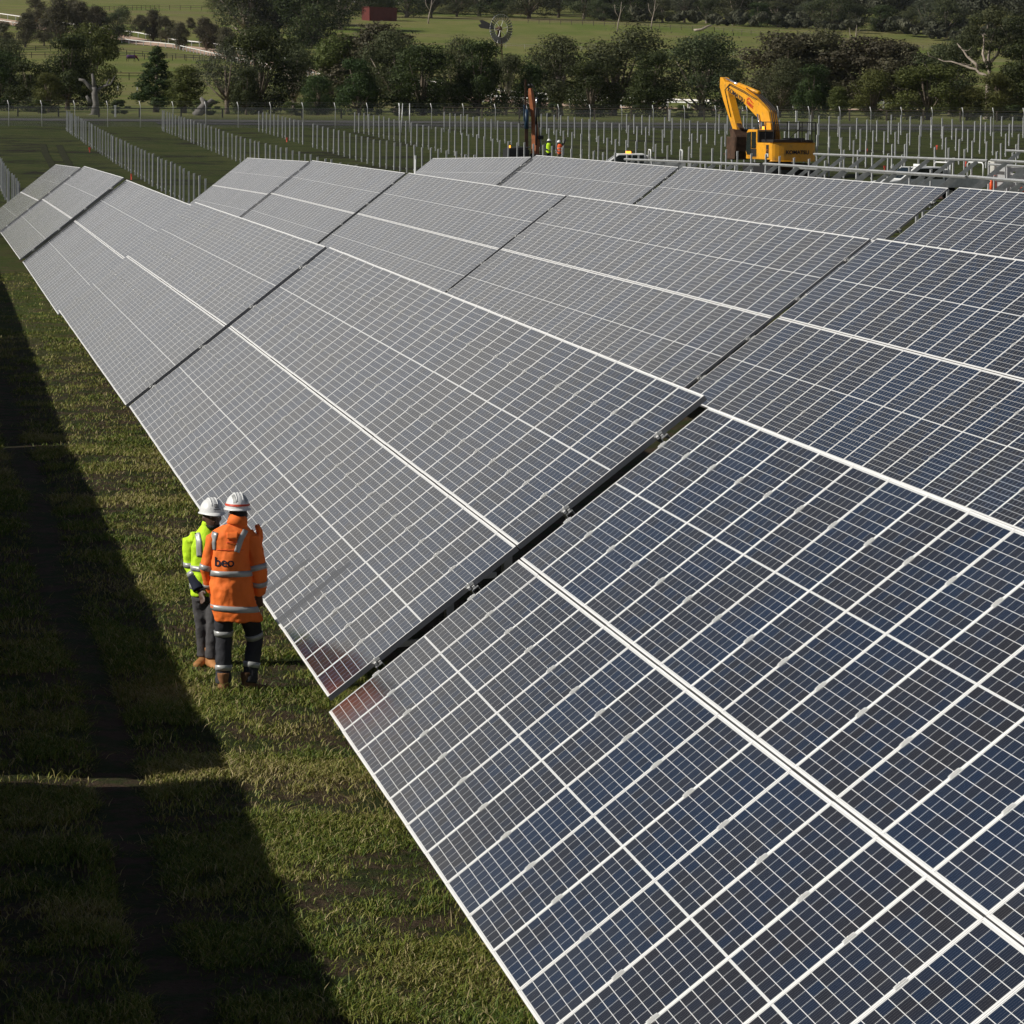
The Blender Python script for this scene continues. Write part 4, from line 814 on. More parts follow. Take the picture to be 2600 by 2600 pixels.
for c_ in list(ex.children):
    n_ = c_.name.split('.')[0]
    if n_ in ('boom', 'stick', 'boom_cylinder', 'stick_cylinder', 'bucket_cylinder', 'hydraulic_hose', 'logo') or (n_ == 'lettering' and c_.location.y > 2): 
        if n_ == 'lettering': c_.data.transform(LOW @ c_.matrix_basis); c_.matrix_basis = Matrix.Identity(4)
        else: c_.matrix_basis = LOW @ c_.matrix_basis
# ------------------------------------------------------------------ piling rig
x, y = at(1350, 262); rg2 = empty('piling_rig', (x, y, G(x, y)), 'rusty orange piling rig with a tall mast and blue hammer', 'piling rig', rz=math.pi/2)
# local x = to the picture's right, y = away
p_ = MB(); p_.loft([((-.05, 0, 0), .30, .22), ((.05, 0, 1.6), .28, .2), ((-.08, 0, 3.4), .2, .16), ((-.30, 0, 4.9), .2, .16), ((-.34, 0, 5.3), .14, .12)], 4, smooth=False); p_.build('mast', M['rigor'], rg2, .01)
p_ = MB(); p_.bar((-.62, .1, .0), (-.66, .1, 5.9), .10, .10, up=(0, 1, 0)); p_.bar((-.50, .1, .0), (-.55, .1, 3.0), .16, .12, up=(0, 1, 0)); p_.build('leader', M['rust'], rg2)
p_ = MB(); p_.tube([(-.60, -.1, 2.6), (-.60, -.1, 3.9)], .15, 12); p_.box(-.8, -.72, -.2, 0, 3.1, 4.2); p_.build('hammer', M['blue'], rg2)
p_ = MB(); p_.tube([(.02, -.24, 2.9), (.03, -.24, 4.0)], .085, 8); p_.tube([(.04, -.22, 1.5), (.02, -.24, 2.9)], .06, 8); o = p_.build('ram', M['black'], rg2); MB().tube([(.03, -.24, 4.0), (.03, -.24, 4.7)], .05, 8).build('rod', M['chrome'], o)
p_ = MB(); p_.tube([(-.75, -.1, 4.1), (-1.05, -.1, 3.7), (-1.12, -.1, 3.2), (-1.0, -.1, 2.7), (-.78, -.1, 2.9)], .025, 6); p_.tube([(-.3, -.2, 5.6), (-.1, -.2, 5.4), (.05, -.2, 5.0), (.2, -.2, 3.6), (.3, -.2, 2.0), (.4, -.2, .4)], .035, 6); p_.tube([(-.3, -.1, 5.5), (-.5, 0, 5.5)], .1, 6); p_.build('hydraulic_hose', M['black'], rg2)
p_ = MB(); p_.box(.2, .55, -.2, .2, 1.9, 2.15); p_.box(-.3, .35, -.3, .3, 0, .9); p_.build('slide_bracket', M['black'], rg2)
p_ = MB(); p_.box(-2.0, -.55, -1.2, 1.2, .55, 1.22); p_.box(-1.9, -.7, -1.0, 1.0, 1.22, 1.32)
for i in range(6): p_.box(-1.35+i*.17, -1.28+i*.17, -.9, .9, 1.32, 1.40)
p_.build('engine_house', M['black'], rg2, .03)
for s_ in (-1, 1): MB().prism([(-1.6, .3), (-1.3, 0), (1.3, 0), (1.6, .3), (1.3, .6), (-1.3, .6)], -1.9 if s_ < 0 else .2, -1.4 if s_ < 0 else .7).build('track', M['black'], rg2)
MB().tube([(-1.72, 0, 1.22), (-1.72, 0, 1.48)], .07, 8).build('beacon', M['amber'], rg2)
# ------------------------------------------------------------------ utes
def ute(px, dist, label, rz, crane=False):
    x, y = at(px, dist); u = empty('ute', (x, y, G(x, y)+.02), label, 'ute', 'white utes parked between the bare racks', rz)
    # local +x forward, wheelbase along x
    b = MB(); prof = [(-.85, .45), (2.55, .45), (2.6, .95), (1.55, 1.12), (.75, 1.72), (-.75, 1.74), (-.85, 1.1)]
    b.prism([(p, q) for p, q in prof], -.9, .9, 0, Matrix.Rotation(R_(-90), 4, 'Z')); b.build('cab', M['white'], u, .05)
    g = MB(); g.prism([(.02, 1.14), (1.38, 1.14), (.72, 1.64), (.02, 1.66)], -.915, .915, 0, Matrix.Rotation(R_(-90), 4, 'Z')); g.prism([(-.72, 1.14), (-.06, 1.14), (-.06, 1.66), (-.70, 1.66)], -.915, .915, 0, Matrix.Rotation(R_(-90), 4, 'Z')); g.add([(1.50, -.75, 1.18), (1.50, .75, 1.18), (.80, .70, 1.70), (.80, -.70, 1.70)], [(0, 1, 2, 3)]); g.build('window', M['glass'], u)
    t = MB(); t.box(-3.1, -.95, -.95, .95, .72, .80); t.box(-3.1, -.95, -.95, -.91, .80, 1.25); t.box(-3.1, -.95, .91, .95, .80, 1.25); t.box(-3.1, -3.06, -.91, .91, .80, 1.25); t.box(-1.0, -.95, -.91, .91, .8, 1.65); t.build('tray', M['gal'], u, .01)
    for xx in (-2.9, -1.1): MB().tube([(xx, -.9, 1.2), (xx, -.9, 1.85), (xx, -.75, 1.95), (xx, .75, 1.95), (xx, .9, 1.85), (xx, .9, 1.2)], .04, 6).build('ladder_hoop', M['white'], u)
    for xx in (1.75, -1.9):
        for yy in (-.85, .85):
            w_ = MB().tube([(xx, yy-.12, .38), (xx, yy+.12, .38)], .38, 18).build('wheel', M['black'], u); MB().tube([(xx, yy-.125, .38), (xx, yy+.125, .38)], .2, 12).build('rim', M['alu'], w_)
    for yy in (-.6, .6): MB().box(2.56, 2.62, yy-.2, yy+.2, .78, .95).build('headlight', M['glass'], u)
    MB().box(.0, .25, -.5, .5, 1.75, 1.86).build('light_bar', M['amber'] if crane else M['white'], u)
    return u
ute(2330, 190, 'white tray ute seen through the bare rack at the right', math.pi+1.75)
ute(1592, 222, 'white ute with a lit amber light bar behind the third row, left of the excavator', math.pi+1.45, True)
# wrapped pallet, steel stillage and orange caps
x, y = at(2528, 208); o_ = empty('wrapped_pallet', (x, y, G(x, y)), 'tall pallet wrapped in white film at the right edge', 'pallet'); MB().box(-.6, .6, -.55, .55, .14, 1.75).build('wrapped_load', M['conc'], o_, .06); MB().box(-.62, .62, -.6, .6, 0, .14).build('base', M['wood'], o_)
for i, (px, ds, hh) in enumerate(((2565, 203, 1.6), (2600, 206, 1.5))):
    x, y = at(px, ds); o_ = empty('stillage', (x, y, G(x, y)), ['grey steel stillage right of the wrapped pallet', 'second grey steel stillage, cut by the right edge'][i], 'crate', 'grey steel stillages'); b_ = MB(); b_.box(-.8, .8, -.75, .75, .12, .2)
    for sx_ in (-.78, .78):
        for sy_ in (-.73, .73): b_.box(sx_-.04, sx_+.04, sy_-.04, sy_+.04, 0, hh)
    for z_ in (.5, .9, 1.3): b_.box(.76, .80, -.75, .75, z_, z_+.22); b_.box(-.8, .8, -.75, -.71, z_, z_+.22)
    b_.build('frame', M['gal'], o_)
for i, (px, ds) in enumerate(((2471, 205), (2506, 204), (2514, 207), (2584, 203))):
    x, y = at(px, ds); cn = MB(); cn.box(-.18, .18, -.18, .18, 0, .04); cn.tube([(0, 0, .04), (0, 0, .62)], [.13, .035], 12); b_ = cn.build('traffic_cone', M['orangeplastic']); b_.location = (x, y, G(x, y)); b_.scale = (1.3, 1.3, 1.6)
    tag(b_, ['orange traffic cone standing clear left of the wrapped pallet', 'orange cone, second from the left near the wrapped pallet', 'orange cone almost touching the wrapped pallet', 'orange cone beside the stillage at the right edge'][i], 'traffic cone', 'orange cones by the pallet')
x, y = at(1048, 166); o = MB().tube([(0, 0, -.3), (0, 0, 3.05)], .035, 8).box(-.06, .06, -.03, .03, 2.9, 3.05).build('survey_pole', M['white']); o.location = (x, y, G(x, y)); tag(o, 'tall thin white pole rising behind the second row of modules', 'pole')
for i, (px, ds) in enumerate(((1007, 355), (1012, 354), (1033, 356))):
    x, y = at(px, ds); o = MB().tube([(0, 0, -.2), (random.uniform(-.05, .05), (0, .12, 0)[i], 2.6)], .05, 6).build('stacked_post', M['gal']); o.location = (x, y, G(x, y)); tag(o, ['leftmost of three tall thin poles at the fence, left of the rig', 'leaning middle one of three tall poles at the fence', 'right one of three tall poles at the fence'][i], 'pole')
# ------------------------------------------------------------------ people
from mathutils.bvhtree import BVHTree
tex = bpy.data.textures.new('folds', 'CLOUDS'); tex.noise_scale = .15; tex.noise_depth = 2
tex2 = bpy.data.textures.new('trouser_folds', 'CLOUDS'); tex2.noise_scale = .07; tex2.noise_depth = 2
def remesh(o, vox, disp=0, tx=None, smooth=2):
    r = o.modifiers.new('r', 'REMESH'); r.mode = 'VOXEL'; r.voxel_size = vox; r.use_smooth_shade = True
    if smooth: s_ = o.modifiers.new('s', 'SMOOTH'); s_.iterations = smooth; s_.factor = .5
    if disp: d_ = o.modifiers.new('d', 'DISPLACE'); d_.texture = tx; d_.strength = disp; d_.mid_level = .5; d_.texture_coords = 'LOCAL'
    bake(o)
    for p in o.data.polygons: p.use_smooth = True
    return o
def bvh(o): m = o.data; return BVHTree.FromPolygons([v.co.copy() for v in m.vertices], [tuple(p.vertices) for p in m.polygons])
def hoop(tree_, c, ax, wd, name, m, parent, out=.004, n=44, R_o=.5):
    ax = Vector(ax).normalized(); c = Vector(c); ref = Vector((0, 1, 0)) if abs(ax.y) < .8 else Vector((1, 0, 0)); a = ax.cross(ref).normalized(); b = ax.cross(a); vs = []; ok = True
    for s_ in (-.5, .5):
        for k_ in range(n):
            an = 2*math.pi*k_/n; d_ = a*math.cos(an)+b*math.sin(an); cc = c+ax*(wd*s_); h_ = tree_.ray_cast(cc, d_, R_o)
            vs.append((h_[0]+d_*out) if h_[0] is not None else cc+d_*.05)
    mb_ = MB(); mb_.add(vs, [(k_, (k_+1) % n, n+(k_+1) % n, n+k_) for k_ in range(n)], 0, True); o = mb_.build(name, m, parent); s_ = o.modifiers.new('t', 'SOLIDIFY'); s_.thickness = .003; s_.offset = 0; return o
def patch(tree_, path, wd, name, m, parent, frm=(0, -1, 0), out=.005, seg=8):
    """strip whose centre line runs through (x,z) points, laid on the surface met when looking along +y (or -y)"""
    P_ = []
    for i in range(len(path)-1):
        for j in range(seg): t = j/seg; P_.append(Vector((path[i][0]*(1-t)+path[i+1][0]*t, path[i][1]*(1-t)+path[i+1][1]*t)))
    P_.append(Vector(path[-1])); vs = []; nc = 4
    for i, p in enumerate(P_):
        t = (P_[min(i+1, len(P_)-1)]-P_[max(i-1, 0)]).normalized(); nn = Vector((-t.y, t.x))
        for j in range(nc):
            q = p+nn*wd*(j/(nc-1)-.5); y0 = frm[1]; h_ = tree_.ray_cast(Vector((q.x, y0, q.y)), Vector((0, -math.copysign(1, y0), 0)), 2)
            vs.append(h_[0]+Vector((0, math.copysign(out, y0), 0)) if h_[0] is not None else Vector((q.x, math.copysign(.05, y0), q.y)))
    mb_ = MB(); mb_.add(vs, [(i*nc+j, i*nc+j+1, (i+1)*nc+j+1, (i+1)*nc+j) for i in range(len(P_)-1) for j in range(nc-1)], 0, True); o = mb_.build(name, m, parent); s_ = o.modifiers.new('t', 'SOLIDIFY'); s_.thickness = .003; s_.offset = 0; return o
def hand(mb_, wrist, dr, side, curl=.6):
    """palm, four bent fingers of unequal length and a thumb; dr = direction of the hand, side = towards the thumb"""
    w_, d_ = Vector(wrist), Vector(dr).normalized(); s_ = Vector(side); s_ = (s_-d_*s_.dot(d_)).normalized(); n_ = d_.cross(s_)
    mb_.loft([(w_-d_*.02, .026, .019, s_, n_), (w_+d_*.03, .036, .017, s_, n_), (w_+d_*.085, .041, .015, s_, n_)], 10)
    for i, L in enumerate((.070, .080, .074, .058)):
        b0 = w_+d_*.08+s_*(.030-.020*i); a_ = d_; pts = [b0]
        for j, f in enumerate((.45, .32, .23)): a_ = (a_+n_*curl*(.35+.25*j)).normalized(); pts.append(pts[-1]+a_*L*f)
        mb_.tube(pts, [.0105, .0100, .0092, .0078], 7)
    b0 = w_+d_*.025+s_*.030; mb_.tube([b0, b0+(d_*.5+s_*.8).normalized()*.035, b0+(d_*.5+s_*.8).normalized()*.035+(d_+s_*.15+n_*.3).normalized()*.035], [.013, .012, .009], 7)
def worker(loc, rz, label, P, detail=True, group=None):
    """P: pose and measures in the person's own axes, x across, y in depth, z up; front = sign of y they face"""
    f = P['front']; o = empty('person', loc, label, 'person', group, rz); bd = MB(); hc = Vector(P['head']); fd = Vector(P.get('face', (0, f, 0))).normalized(); sd_ = Vector((-fd.y, fd.x, 0))
    A = lambda c, a_, b_=0, z_=0: Vector(c)+fd*a_+sd_*b_+Vector((0, 0, z_))
    # head: jaw, cheeks, brow, crown
    bd.loft([(A(hc, .035, 0, -.118), .032, .030, sd_, fd), (A(hc, .022, 0, -.100), .050, .062, sd_, fd), (A(hc, .012, 0, -.06), .064, .080, sd_, fd), (A(hc, .004, 0, 0), .074, .092, sd_, fd), (A(hc, -.002, 0, .05), .073, .094, sd_, fd), (A(hc, -.006, 0, .09), .056, .075, sd_, fd), (A(hc, -.008, 0, .112), .02, .03, sd_, fd)], 16)
    bd.tube([A(hc, .088, 0, .012), A(hc, .103, 0, -.012), A(hc, .110, 0, -.032), A(hc, .090, 0, -.040)], [.009, .012, .016, .010], 8)      # nose
    bd.tube([A(hc, .078, -.024, -.066), A(hc, .092, 0, -.064), A(hc, .078, .024, -.066)], [.006, .010, .006], 7)                          # mouth
    bd.tube([A(hc, .080, -.04, .026), A(hc, .094, 0, .024), A(hc, .080, .04, .026)], .009, 7)                                            # brow
    for s_ in (-1, 1): bd.ell(A(hc, -.004, s_*.078, -.012), .014, .020, .032, 8, 6)
    nb = Vector(P['neck']); bd.loft([(nb+Vector((0, 0, -.08)), .075, .065), (nb, .056, .056), (A(hc, -.012, 0, -.05), .054, .058)], 12)
    # torso, arms, hands, legs under the clothes
    hp = P['hips']; bd.loft([((hp[0], hp[1], hp[2]-.10), .13, .10), ((hp[0], hp[1], hp[2]+.05), .145, .10), ((nb.x*.5+hp[0]*.5, 0, (nb.z+hp[2])*.5), .125, .09), ((nb.x, nb.y, nb.z-.16), .155, .09), ((nb.x, nb.y, nb.z-.05), .10, .07)], 14)
    for a_ in P['arms']:
        s_, e_, w_ = [Vector(q) for q in a_['j']]; bd.tube([s_, s_*.5+e_*.5, e_, e_*.45+w_*.55, w_], [.05, .045, .040, .034, .026], 10); hand(bd, w_, a_.get('dir', w_-e_), a_.get('side', (0, f, 0)), a_.get('curl', .6))
    for l_ in P['legs']:
        h_, k_, an = [Vector(q) for q in l_['j']]; bd.tube([h_, h_*.5+k_*.5, k_, k_*.6+an*.4, an, an-Vector((0, 0, .06))], [.08, .070, .052, .050, .036, .036], 10)
    body = bd.build('body', P['skin'], o); remesh(body, .010, 0, None, 1)
    # trousers: one mesh
    tr = MB(); R0 = P.get('legr', 1.0)
    tr.loft([((hp[0], hp[1], hp[2]-.14), .15, .11), ((hp[0], hp[1], hp[2]), .165, .12), ((hp[0], hp[1], hp[2]+.12), .15, .105)], 16)
    lg = []
    for l_ in P['legs']:
        h_, k_, an = [Vector(q) for q in l_['j']]; m_ = MB(); ra = [.098*R0, .090*R0, .074*R0, .073*R0, .068*R0, .072*R0]; pts = [h_, h_*.5+k_*.5, k_, k_*.55+an*.45, k_*.2+an*.8, an-Vector((0, 0, .02))]
        tr.tube(pts, ra, 14); m_.tube(pts, ra, 14); lg.append((m_, h_, k_, an))
    tro = tr.build('trousers', P['trouser'], o); remesh(tro, .013, .020 if detail else 0, tex2)
    tb_ = bvh(tro)
    for (m_, h_, k_, an), l_ in zip(lg, P['legs']):
        for t_ in l_.get('tape', ()):
            c_ = h_*(1-t_)+k_*t_ if t_ <= 1 else k_*(2-t_)+an*(t_-1); ax = (k_-h_) if t_ <= 1 else (an-k_); hoop(tb_, c_, ax, .05, 'leg_tape', M['tape'], o, .006, 30, .11)
    for l_ in P['legs']:
        an = Vector(l_['j'][2]); td = Vector(l_['toe']).normalized(); sd2 = Vector((-td.y, td.x, 0)); b_ = MB(); g = Vector((an.x, an.y, 0)); U_ = Vector((0, 0, 1))
        b_.loft([(g+td*-.085+U_*.05, .030, .035, sd2, U_), (g+td*-.055+U_*.055, .043, .055, sd2, U_), (g+td*.03+U_*.052, .046, .052, sd2, U_), (g+td*.11+U_*.040, .050, .040, sd2, U_), (g+td*.175+U_*.034, .044, .034, sd2, U_), (g+td*.205+U_*.028, .022, .020, sd2, U_)], 14)
        b_.loft([(g+td*-.02+U_*.04, .050, .062, sd2, td), (g+td*-.02+U_*.11, .050, .056, sd2, td), (g+td*-.025+U_*.20, .056, .060, sd2, td)], 14)
        bo_ = b_.build('boot', l_.get('boot', M['boot']), o); remesh(bo_, .008, 0, None, 1)
        so_ = MB(); so_.loft([(g+td*-.088+U_*.008, .034, .012, sd2, U_), (g+td*.03+U_*.008, .046, .012, sd2, U_), (g+td*.12+U_*.008, .052, .012, sd2, U_), (g+td*.205+U_*.010, .030, .010, sd2, U_)], 12); so_.build('sole', M['black'], bo_)
    # jacket or vest
    jk = MB(); jk.loft([((c[0], c[1], c[2]), c[3], c[4], (1, 0, 0), (0, 1, 0)) for c in P['jacket']], 24)
    jo = jk.build(P.get('topname', 'jacket'), P['top'], o); remesh(jo, .012 if detail else .02, .050 if detail else 0, tex); jb = bvh(jo)
    for (z_, c_, ax, nm) in P.get('hoops', ()): hoop(jb, (c_[0], c_[1], z_), ax, .052, nm, M['tape'], o)
    sb_ = []
    for a_ in P['arms']:
        s_, e_, w_ = [Vector(q) for q in a_['j']]; r_ = a_.get('r', (.078, .070, .062, .058, .050)); q = MB(); Le = a_.get('len', .94); we = e_*(1-Le)+w_*Le
        nb2 = Vector(P['neck']); q.tube([s_*.62+Vector((nb2.x, nb2.y, nb2.z-.02))*.38, s_*.86+Vector((nb2.x, nb2.y, nb2.z-.03))*.14, s_, s_*.5+e_*.5, e_, e_*.5+we*.5, we], [r_[0]*.62, r_[0]*.88, r_[0]*.98, r_[1], r_[2], r_[3], r_[4]], 16)
        so_ = q.build('sleeve', a_.get('m', P['top']), o); remesh(so_, .011 if detail else .02, .036 if detail else 0, tex); b3 = bvh(so_); sb_.append(b3)
        for t_ in a_.get('tape', ()):
            c_ = s_*(1-t_)+e_*t_ if t_ <= 1 else e_*(2-t_)+w_*(t_-1); ax = (e_-s_) if t_ <= 1 else (w_-e_); hoop(b3, c_, ax, .05, 'sleeve_tape', M['tape'], o, .005, 28, .14)
        if 'cuff' in a_:
            t_ = a_['cuff']; st = e_*(1-t_)+w_*t_; q = MB().tube([st, st*.5+we*.5, we+(we-e_).normalized()*.01], [r_[3]+.010, r_[4]+.012, r_[4]+.010], 16); c_ = q.build('cuff', M['navy'], o); remesh(c_, .010, .012, tex)
    # helmet
    hm = Vector(P['helmet']); h_ = MB(); n_ = 24; vs = []; rows = 8; tilt = P.get('tilt', 0)
    for j in range(rows+1):
        th = math.pi/2*j/rows; rr_ = math.cos(th); zz = math.sin(th)
        for k_ in range(n_):
            an = 2*math.pi*k_/n_; vs.append(hm+sd_*(.108*rr_*math.cos(an))+fd*(.128*rr_*math.sin(an))+Vector((0, 0, .135*zz)))
    h_.add(vs, [(j*n_+k_, j*n_+(k_+1) % n_, (j+1)*n_+(k_+1) % n_, (j+1)*n_+k_) for j in range(rows) for k_ in range(n_)], 0, True)
    vs = []
    for rr_, zz, pk in ((.99, .0, 0), (1.10, -.012, .0), (1.10, -.018, .0), (.98, -.008, 0)):
        for k_ in range(n_): an = 2*math.pi*k_/n_; e2 = max(0, math.sin(an))**3*.045*(1 if rr_ > 1 else 0); vs.append(hm+sd_*(.110*rr_*math.cos(an))+fd*(.130*rr_*math.sin(an)+e2)+Vector((0, 0, zz-e2*.25)))
    h_.add(vs, [(j*n_+k_, j*n_+(k_+1) % n_, (j+1)*n_+(k_+1) % n_, (j+1)*n_+k_) for j in range(3) for k_ in range(n_)], 0, True)
    for b2 in (-.028, 0, .028): h_.tube([hm+fd*(.118*math.cos(t_))+sd_*b2+Vector((0, 0, .128*math.sin(t_)+.004)) for t_ in [math.pi*(.15+.7*i/10) for i in range(11)]], .006, 6)
    ho = h_.build('helmet', M['white'], o)
    hr = MB(); hr.loft([(A(hc, -.018, 0, -.062), .066, .078, sd_, fd), (A(hc, -.012, 0, -.01), .077, .094, sd_, fd), (A(hc, -.008, 0, .05), .077, .098, sd_, fd), (A(hc, -.008, 0, .10), .055, .07, sd_, fd)], 16)
    # trimmed so that hair covers the back and sides only
    keep = MB(); vsx = [Vector(v) for v in hr.v]; fs = [q for q in hr.f if sum((vsx[i]-hc).dot(fd) for i in q)/len(q) < .035]; keep.add(hr.v, fs, 0, True); keep.build('hair', M['hair'], o)
    if P.get('beard'):
        be_ = MB(); be_.loft([(A(hc, .040, 0, -.124), .034, .034, sd_, fd), (A(hc, .030, 0, -.100), .054, .066, sd_, fd), (A(hc, .022, 0, -.072), .066, .078, sd_, fd)], 16); be_.build('beard', M['hair'], o)
        for s_ in (-1, 1):
            MB().ell(A(hc, .081, s_*.030, .008), .010, .010, .008, 8, 6).build('eye', M['white'], o); MB().ell(A(hc, .0885, s_*.030, .008), .0045, .0045, .0045, 8, 6).build('pupil', M['black'], o)
    return o, jb, ho, hm, fd, sd_, sb_
def gpos(px, py, z):
    d_ = _F+_R2*((px-1300)/FPX)-_U2*((py-1300)/FPX); t_ = (z-CAM[2])/d_[2]; return CAM+d_*t_
gp = gpos(590.7, 1763, -.52)
PO = dict(front=1, head=(.045, .03, 1.625), neck=(.035, .01, 1.50), face=(-.25, 1, 0), hips=(.02, 0, .88), skin=M['skin2'], trouser=M['charcoal'], top=M['orange'], helmet=(.042, .02, 1.680), legr=1.0,
  jacket=[(.055, .0, .665, .212, .150), (.045, 0, .70, .214, .155), (.005, 0, .80, .210, .155), (-.012, 0, .95, .198, .150), (-.018, 0, 1.10, .184, .140), (-.015, 0, 1.26, .186, .140), (-.010, 0, 1.38, .200, .135), (.0, 0, 1.455, .190, .115), (.015, 0, 1.505, .125, .095), (.032, 0, 1.545, .082, .080), (.038, .003, 1.575, .078, .078)],
  hoops=[(1.10, (-.018, 0), (0, .0, 1), 'waist_tape'), (.785, (.010, 0), (.05, 0, 1), 'hem_tape')],
  arms=[dict(j=[(-.165, 0, 1.405), (-.235, .02, 1.13), (-.185, .15, .90)], side=(1, 0, 0), tape=(.95, 1.62), r=(.080, .070, .062, .058, .052)),
        dict(j=[(.165, 0, 1.415), (.232, -.01, 1.13), (.235, .10, .885)], side=(-1, 0, 0), tape=(.93, 1.50), r=(.086, .080, .072, .066, .056))],
  legs=[dict(j=[(-.075, 0, .87), (-.080, .03, .50), (-.085, .0, .12)], toe=(-.05, 1, 0), tape=(.86, 1.68), boot=mat('brown_leather', (.26, .12, .05), .7, 0, .3, .25, 9)), dict(j=[(.105, 0, .87), (.200, .09, .49), (.150, .03, .12)], toe=(.92, .35, 0), tape=(.92, 1.62), boot=M['bootdark'])])
wo, jb, ho, hm, fd, sd_, sb_ = worker((gp[0], gp[1], -.52), math.pi/2-.082, 'person in an orange reflective jacket and white helmet seen from behind, hands in pockets', PO)
wo.scale = (1.055, 1.055, 1.055)
for xs_ in (((-.155, 1.47), (-.175, 1.40), (-.178, 1.31)), ((.115, 1.49), (.075, 1.42), (.035, 1.30))): patch(jb, xs_, .05, 'shoulder_tape', M['tape'], wo)
patch(jb, [(-.145, 1.315), (.10, 1.315)], .006, 'yoke_seam', mat('orange_seam', (.75, .10, .02), .8), wo)
patch(jb, [(-.055, 1.445), (.045, 1.445)], .06, 'radio_flap', M['orange'], wo, out=.012)
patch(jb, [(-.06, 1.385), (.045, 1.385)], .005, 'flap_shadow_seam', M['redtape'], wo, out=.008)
patch(jb, [(-.03, 1.556), (.05, 1.556)], .018, 'collar_label', M['black'], wo, out=.008)
co_ = MB(); co_.loft([((.035, -.01, 1.525), .095, .088), ((.045, -.005, 1.57), .088, .084), ((.050, .008, 1.592), .082, .080)], 20, cap=False); cc_ = co_.build('collar', M['orange'], wo); sdm = cc_.modifiers.new('t', 'SOLIDIFY'); sdm.thickness = .008
lp = MB(); lp.loft([((.215, .05, 1.52), .022, .03), ((.238, .06, 1.46), .030, .045), ((.246, .06, 1.40), .026, .04), ((.25, .05, 1.35), .012, .02)], 10); lp.build('loose_hood_flap', M['orange'], wo)
tm_ = text_mesh('beo', .118, .0008, .0012)
for v_ in tm_.vertices:
    q = Vector((v_.co.x-.075, -1, v_.co.y+1.205)); h_ = jb.ray_cast(q, Vector((0, 1, 0)), 2); yy = h_[0].y if h_[0] is not None else -.13; zo = -.004-v_.co.z; v_.co = Vector((q.x, yy+zo-.002, q.z))
o = link('lettering', tm_, wo); tm_.materials.append(M['navy'])
bd_ = MB(); n_ = 40; vs = []
for zz, rr_ in ((.022, 1.035), (.040, 1.025)):
    for k_ in range(n_): an = 2*math.pi*k_/n_; rq = math.sqrt(max(0, 1-(zz/.135)**2)); vs.append(hm+sd_*(.109*rq*rr_*math.cos(an))+fd*(.129*rq*rr_*math.sin(an))+Vector((0, 0, zz)))
bd_.add(vs, [(k_, (k_+1) % n_, n_+(k_+1) % n_, n_+k_) for k_ in range(n_)], 0, True); bd_.build('red_band', M['redtape'], ho)
for b2 in (-.058, .052):
    q = MB()
    vs = []
    for t_ in [math.pi*(.58+.28*i/8) for i in range(9)]:
        for w2 in (-.012, .012): x_ = b2+w2; rx_ = math.sqrt(max(0.02, 1-(x_/.108)**2)); vs.append(hm+sd_*x_+fd*(.128*rx_*math.cos(t_)*1.02)+Vector((0, 0, .135*rx_*math.sin(t_)*1.02+.002)))
    q.add(vs, [(2*i, 2*i+1, 2*i+3, 2*i+2) for i in range(8)]); q.build('helmet_tape', M['tape'], ho)

gp = gpos(529, 1694, -.52)
PY = dict(front=-1, head=(.032, -.03, 1.475), neck=(.02, -.01, 1.36), face=(.30, -1, 0), hips=(.0, 0, .80), skin=M['skin'], trouser=M['greytrouser'], top=M['hiyellow'], helmet=(.030, -.03, 1.530), legr=.92, beard=True,
  jacket=[(.0, 0, .70, .160, .125), (.0, 0, .80, .165, .130), (.0, 0, .95, .172, .130), (.0, 0, 1.10, .176, .130), (.0, 0, 1.22, .180, .125), (.005, 0, 1.29, .165, .105), (.012, 0, 1.34, .110, .09), (.018, 0, 1.39, .078, .075), (.022, -.01, 1.43, .072, .07)],
  hoops=[(.98, (0, 0), (0, 0, 1), 'waist_tape'), (.80, (0, 0), (0, 0, 1), 'hem_tape')],
  arms=[dict(j=[(-.155, 0, 1.255), (-.150, .03, .98), (-.075, -.10, .765)], side=(.5, -.6, 0), curl=.5, tape=(.90, 1.32), cuff=.42, r=(.082, .076, .068, .062, .052)),
        dict(j=[(.155, 0, 1.255), (.17, .03, .99), (.13, -.10, .77)], side=(-.5, -.6, 0), curl=.5, tape=(.90, 1.32), cuff=.42, r=(.078, .070, .062, .056, .048))],
  legs=[dict(j=[(-.070, 0, .80), (-.055, .03, .46), (-.040, .09, .12)], toe=(-.35, -1, 0), boot=M['boot']), dict(j=[(.070, 0, .80), (.050, -.06, .46), (.030, -.08, .12)], toe=(.35, -1, 0), boot=M['boot'])])
wy, jb, ho, hm, fd, sd_, sb_ = worker((gp[0], gp[1], -.52), math.pi/2-.082, 'bearded person in a yellow and navy reflective jacket and white helmet, facing the camera', PY)
wy.scale = (1.10, 1.06, 1.015)
for xs_ in (((-.10, 1.325), (-.085, 1.25), (-.08, 1.10)), ((.10, 1.335), (.085, 1.25), (.08, 1.10))): patch(jb, xs_, .05, 'shoulder_tape', M['tape'], wy)
q = MB()
for i_, (a_, b_, zz) in enumerate(((-.012, .030, .078), (-.018, .026, .066), (-.010, .030, .054), (-.045, -.040, .040), (-.02, .045, .034))):
    def hp_(x_, z_):
        rq = math.sqrt(max(.01, 1-(z_/.135)**2-(x_/.108)**2)); return hm+sd_*x_+fd*(.1295*rq+.010)+Vector((0, 0, z_))
    q.add([hp_(a_, zz-.003), hp_(b_, zz-.003), hp_(b_, zz+.003), hp_(a_, zz+.003)], [(0, 1, 2, 3)])
q.build('helmet_print', M['navy'], ho)
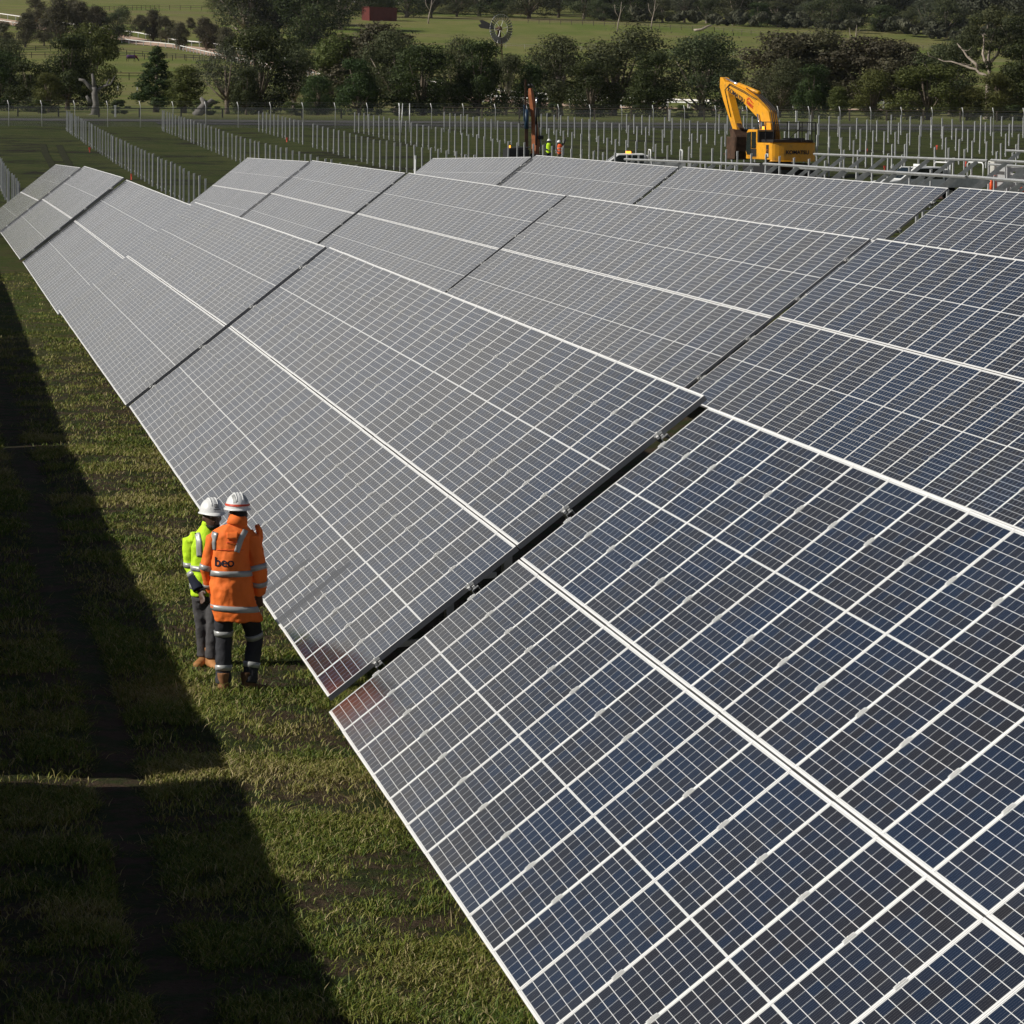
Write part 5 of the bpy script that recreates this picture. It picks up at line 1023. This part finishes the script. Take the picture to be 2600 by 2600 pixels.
# two distant workers by the rig
x, y = at(1385, 268)
PD = dict(front=1, head=(.02, 0, 1.60), neck=(.0, 0, 1.47), face=(1, .2, 0), hips=(0, 0, .9), skin=M['skin'], trouser=M['navy'], top=M['hiyellow'], topname='vest', helmet=(.02, 0, 1.655), legr=1.1,
  jacket=[(0, 0, .80, .17, .14), (0, 0, .95, .19, .14), (0, 0, 1.2, .20, .14), (0, 0, 1.38, .20, .13), (0, 0, 1.45, .13, .1), (0, 0, 1.5, .07, .07)], hoops=[(1.0, (0, 0), (0, 0, 1), 'waist_tape')],
  arms=[dict(j=[(-.18, 0, 1.38), (-.22, .0, 1.1), (-.05, -.16, 1.0)], m=M['navy']), dict(j=[(.16, 0, 1.38), (.24, -.05, 1.12), (.45, -.08, 1.08)], m=M['navy'])],
  legs=[dict(j=[(-.09, 0, .88), (-.1, .03, .48), (-.12, 0, .12)], toe=(1, .2, 0), boot=M['bootdark']), dict(j=[(.09, 0, .88), (.12, .0, .48), (.1, 0, .12)], toe=(1, .2, 0), boot=M['bootdark'])])
worker((x, y, G(x, y)), math.pi/2-.16, 'distant person in a lime vest and white helmet beside the piling rig', PD, False)
x, y = at(1413, 266)
PE = dict(PD, top=mat('orange_vest', (1.0, .14, .03), .8), trouser=mat('khaki_fabric', (.16, .13, .09), .85), face=(-1, .4, 0), head=(-.06, 0, 1.56), neck=(-.03, 0, 1.45), helmet=(-.065, 0, 1.615),
  arms=[dict(j=[(-.17, 0, 1.38), (-.20, .0, 1.12), (-.10, -.1, .95)], m=M['charcoal']), dict(j=[(.15, 0, 1.40), (.30, 0, 1.58), (.36, 0, 1.86)], m=M['charcoal'])],
  hoops=[(1.0, (0, 0), (0, 0, 1), 'waist_tape'), (1.2, (0, 0), (0, 0, 1), 'chest_tape')])
worker((x, y, G(x, y)), math.pi/2-.16, 'distant person in an orange vest reaching up to hold a steel pile', PE, False)
# ------------------------------------------------------------------ air
hz = MB().box(-3500, 70, -1300, 1700, -4, 160).mesh('haze', [])
k = bpy.data.materials.new('haze_air'); k.use_nodes = True; t = k.node_tree; t.nodes.clear(); o_ = t.nodes.new('ShaderNodeOutputMaterial'); v = t.nodes.new('ShaderNodeVolumePrincipled')
v.inputs['Color'].default_value = (.80, .86, .95, 1); v.inputs['Density'].default_value = .000022; v.inputs['Anisotropy'].default_value = .2; t.links.new(v.outputs[0], o_.inputs['Volume'])
hz.materials.append(k); tag(link('haze', hz), kind='stuff')
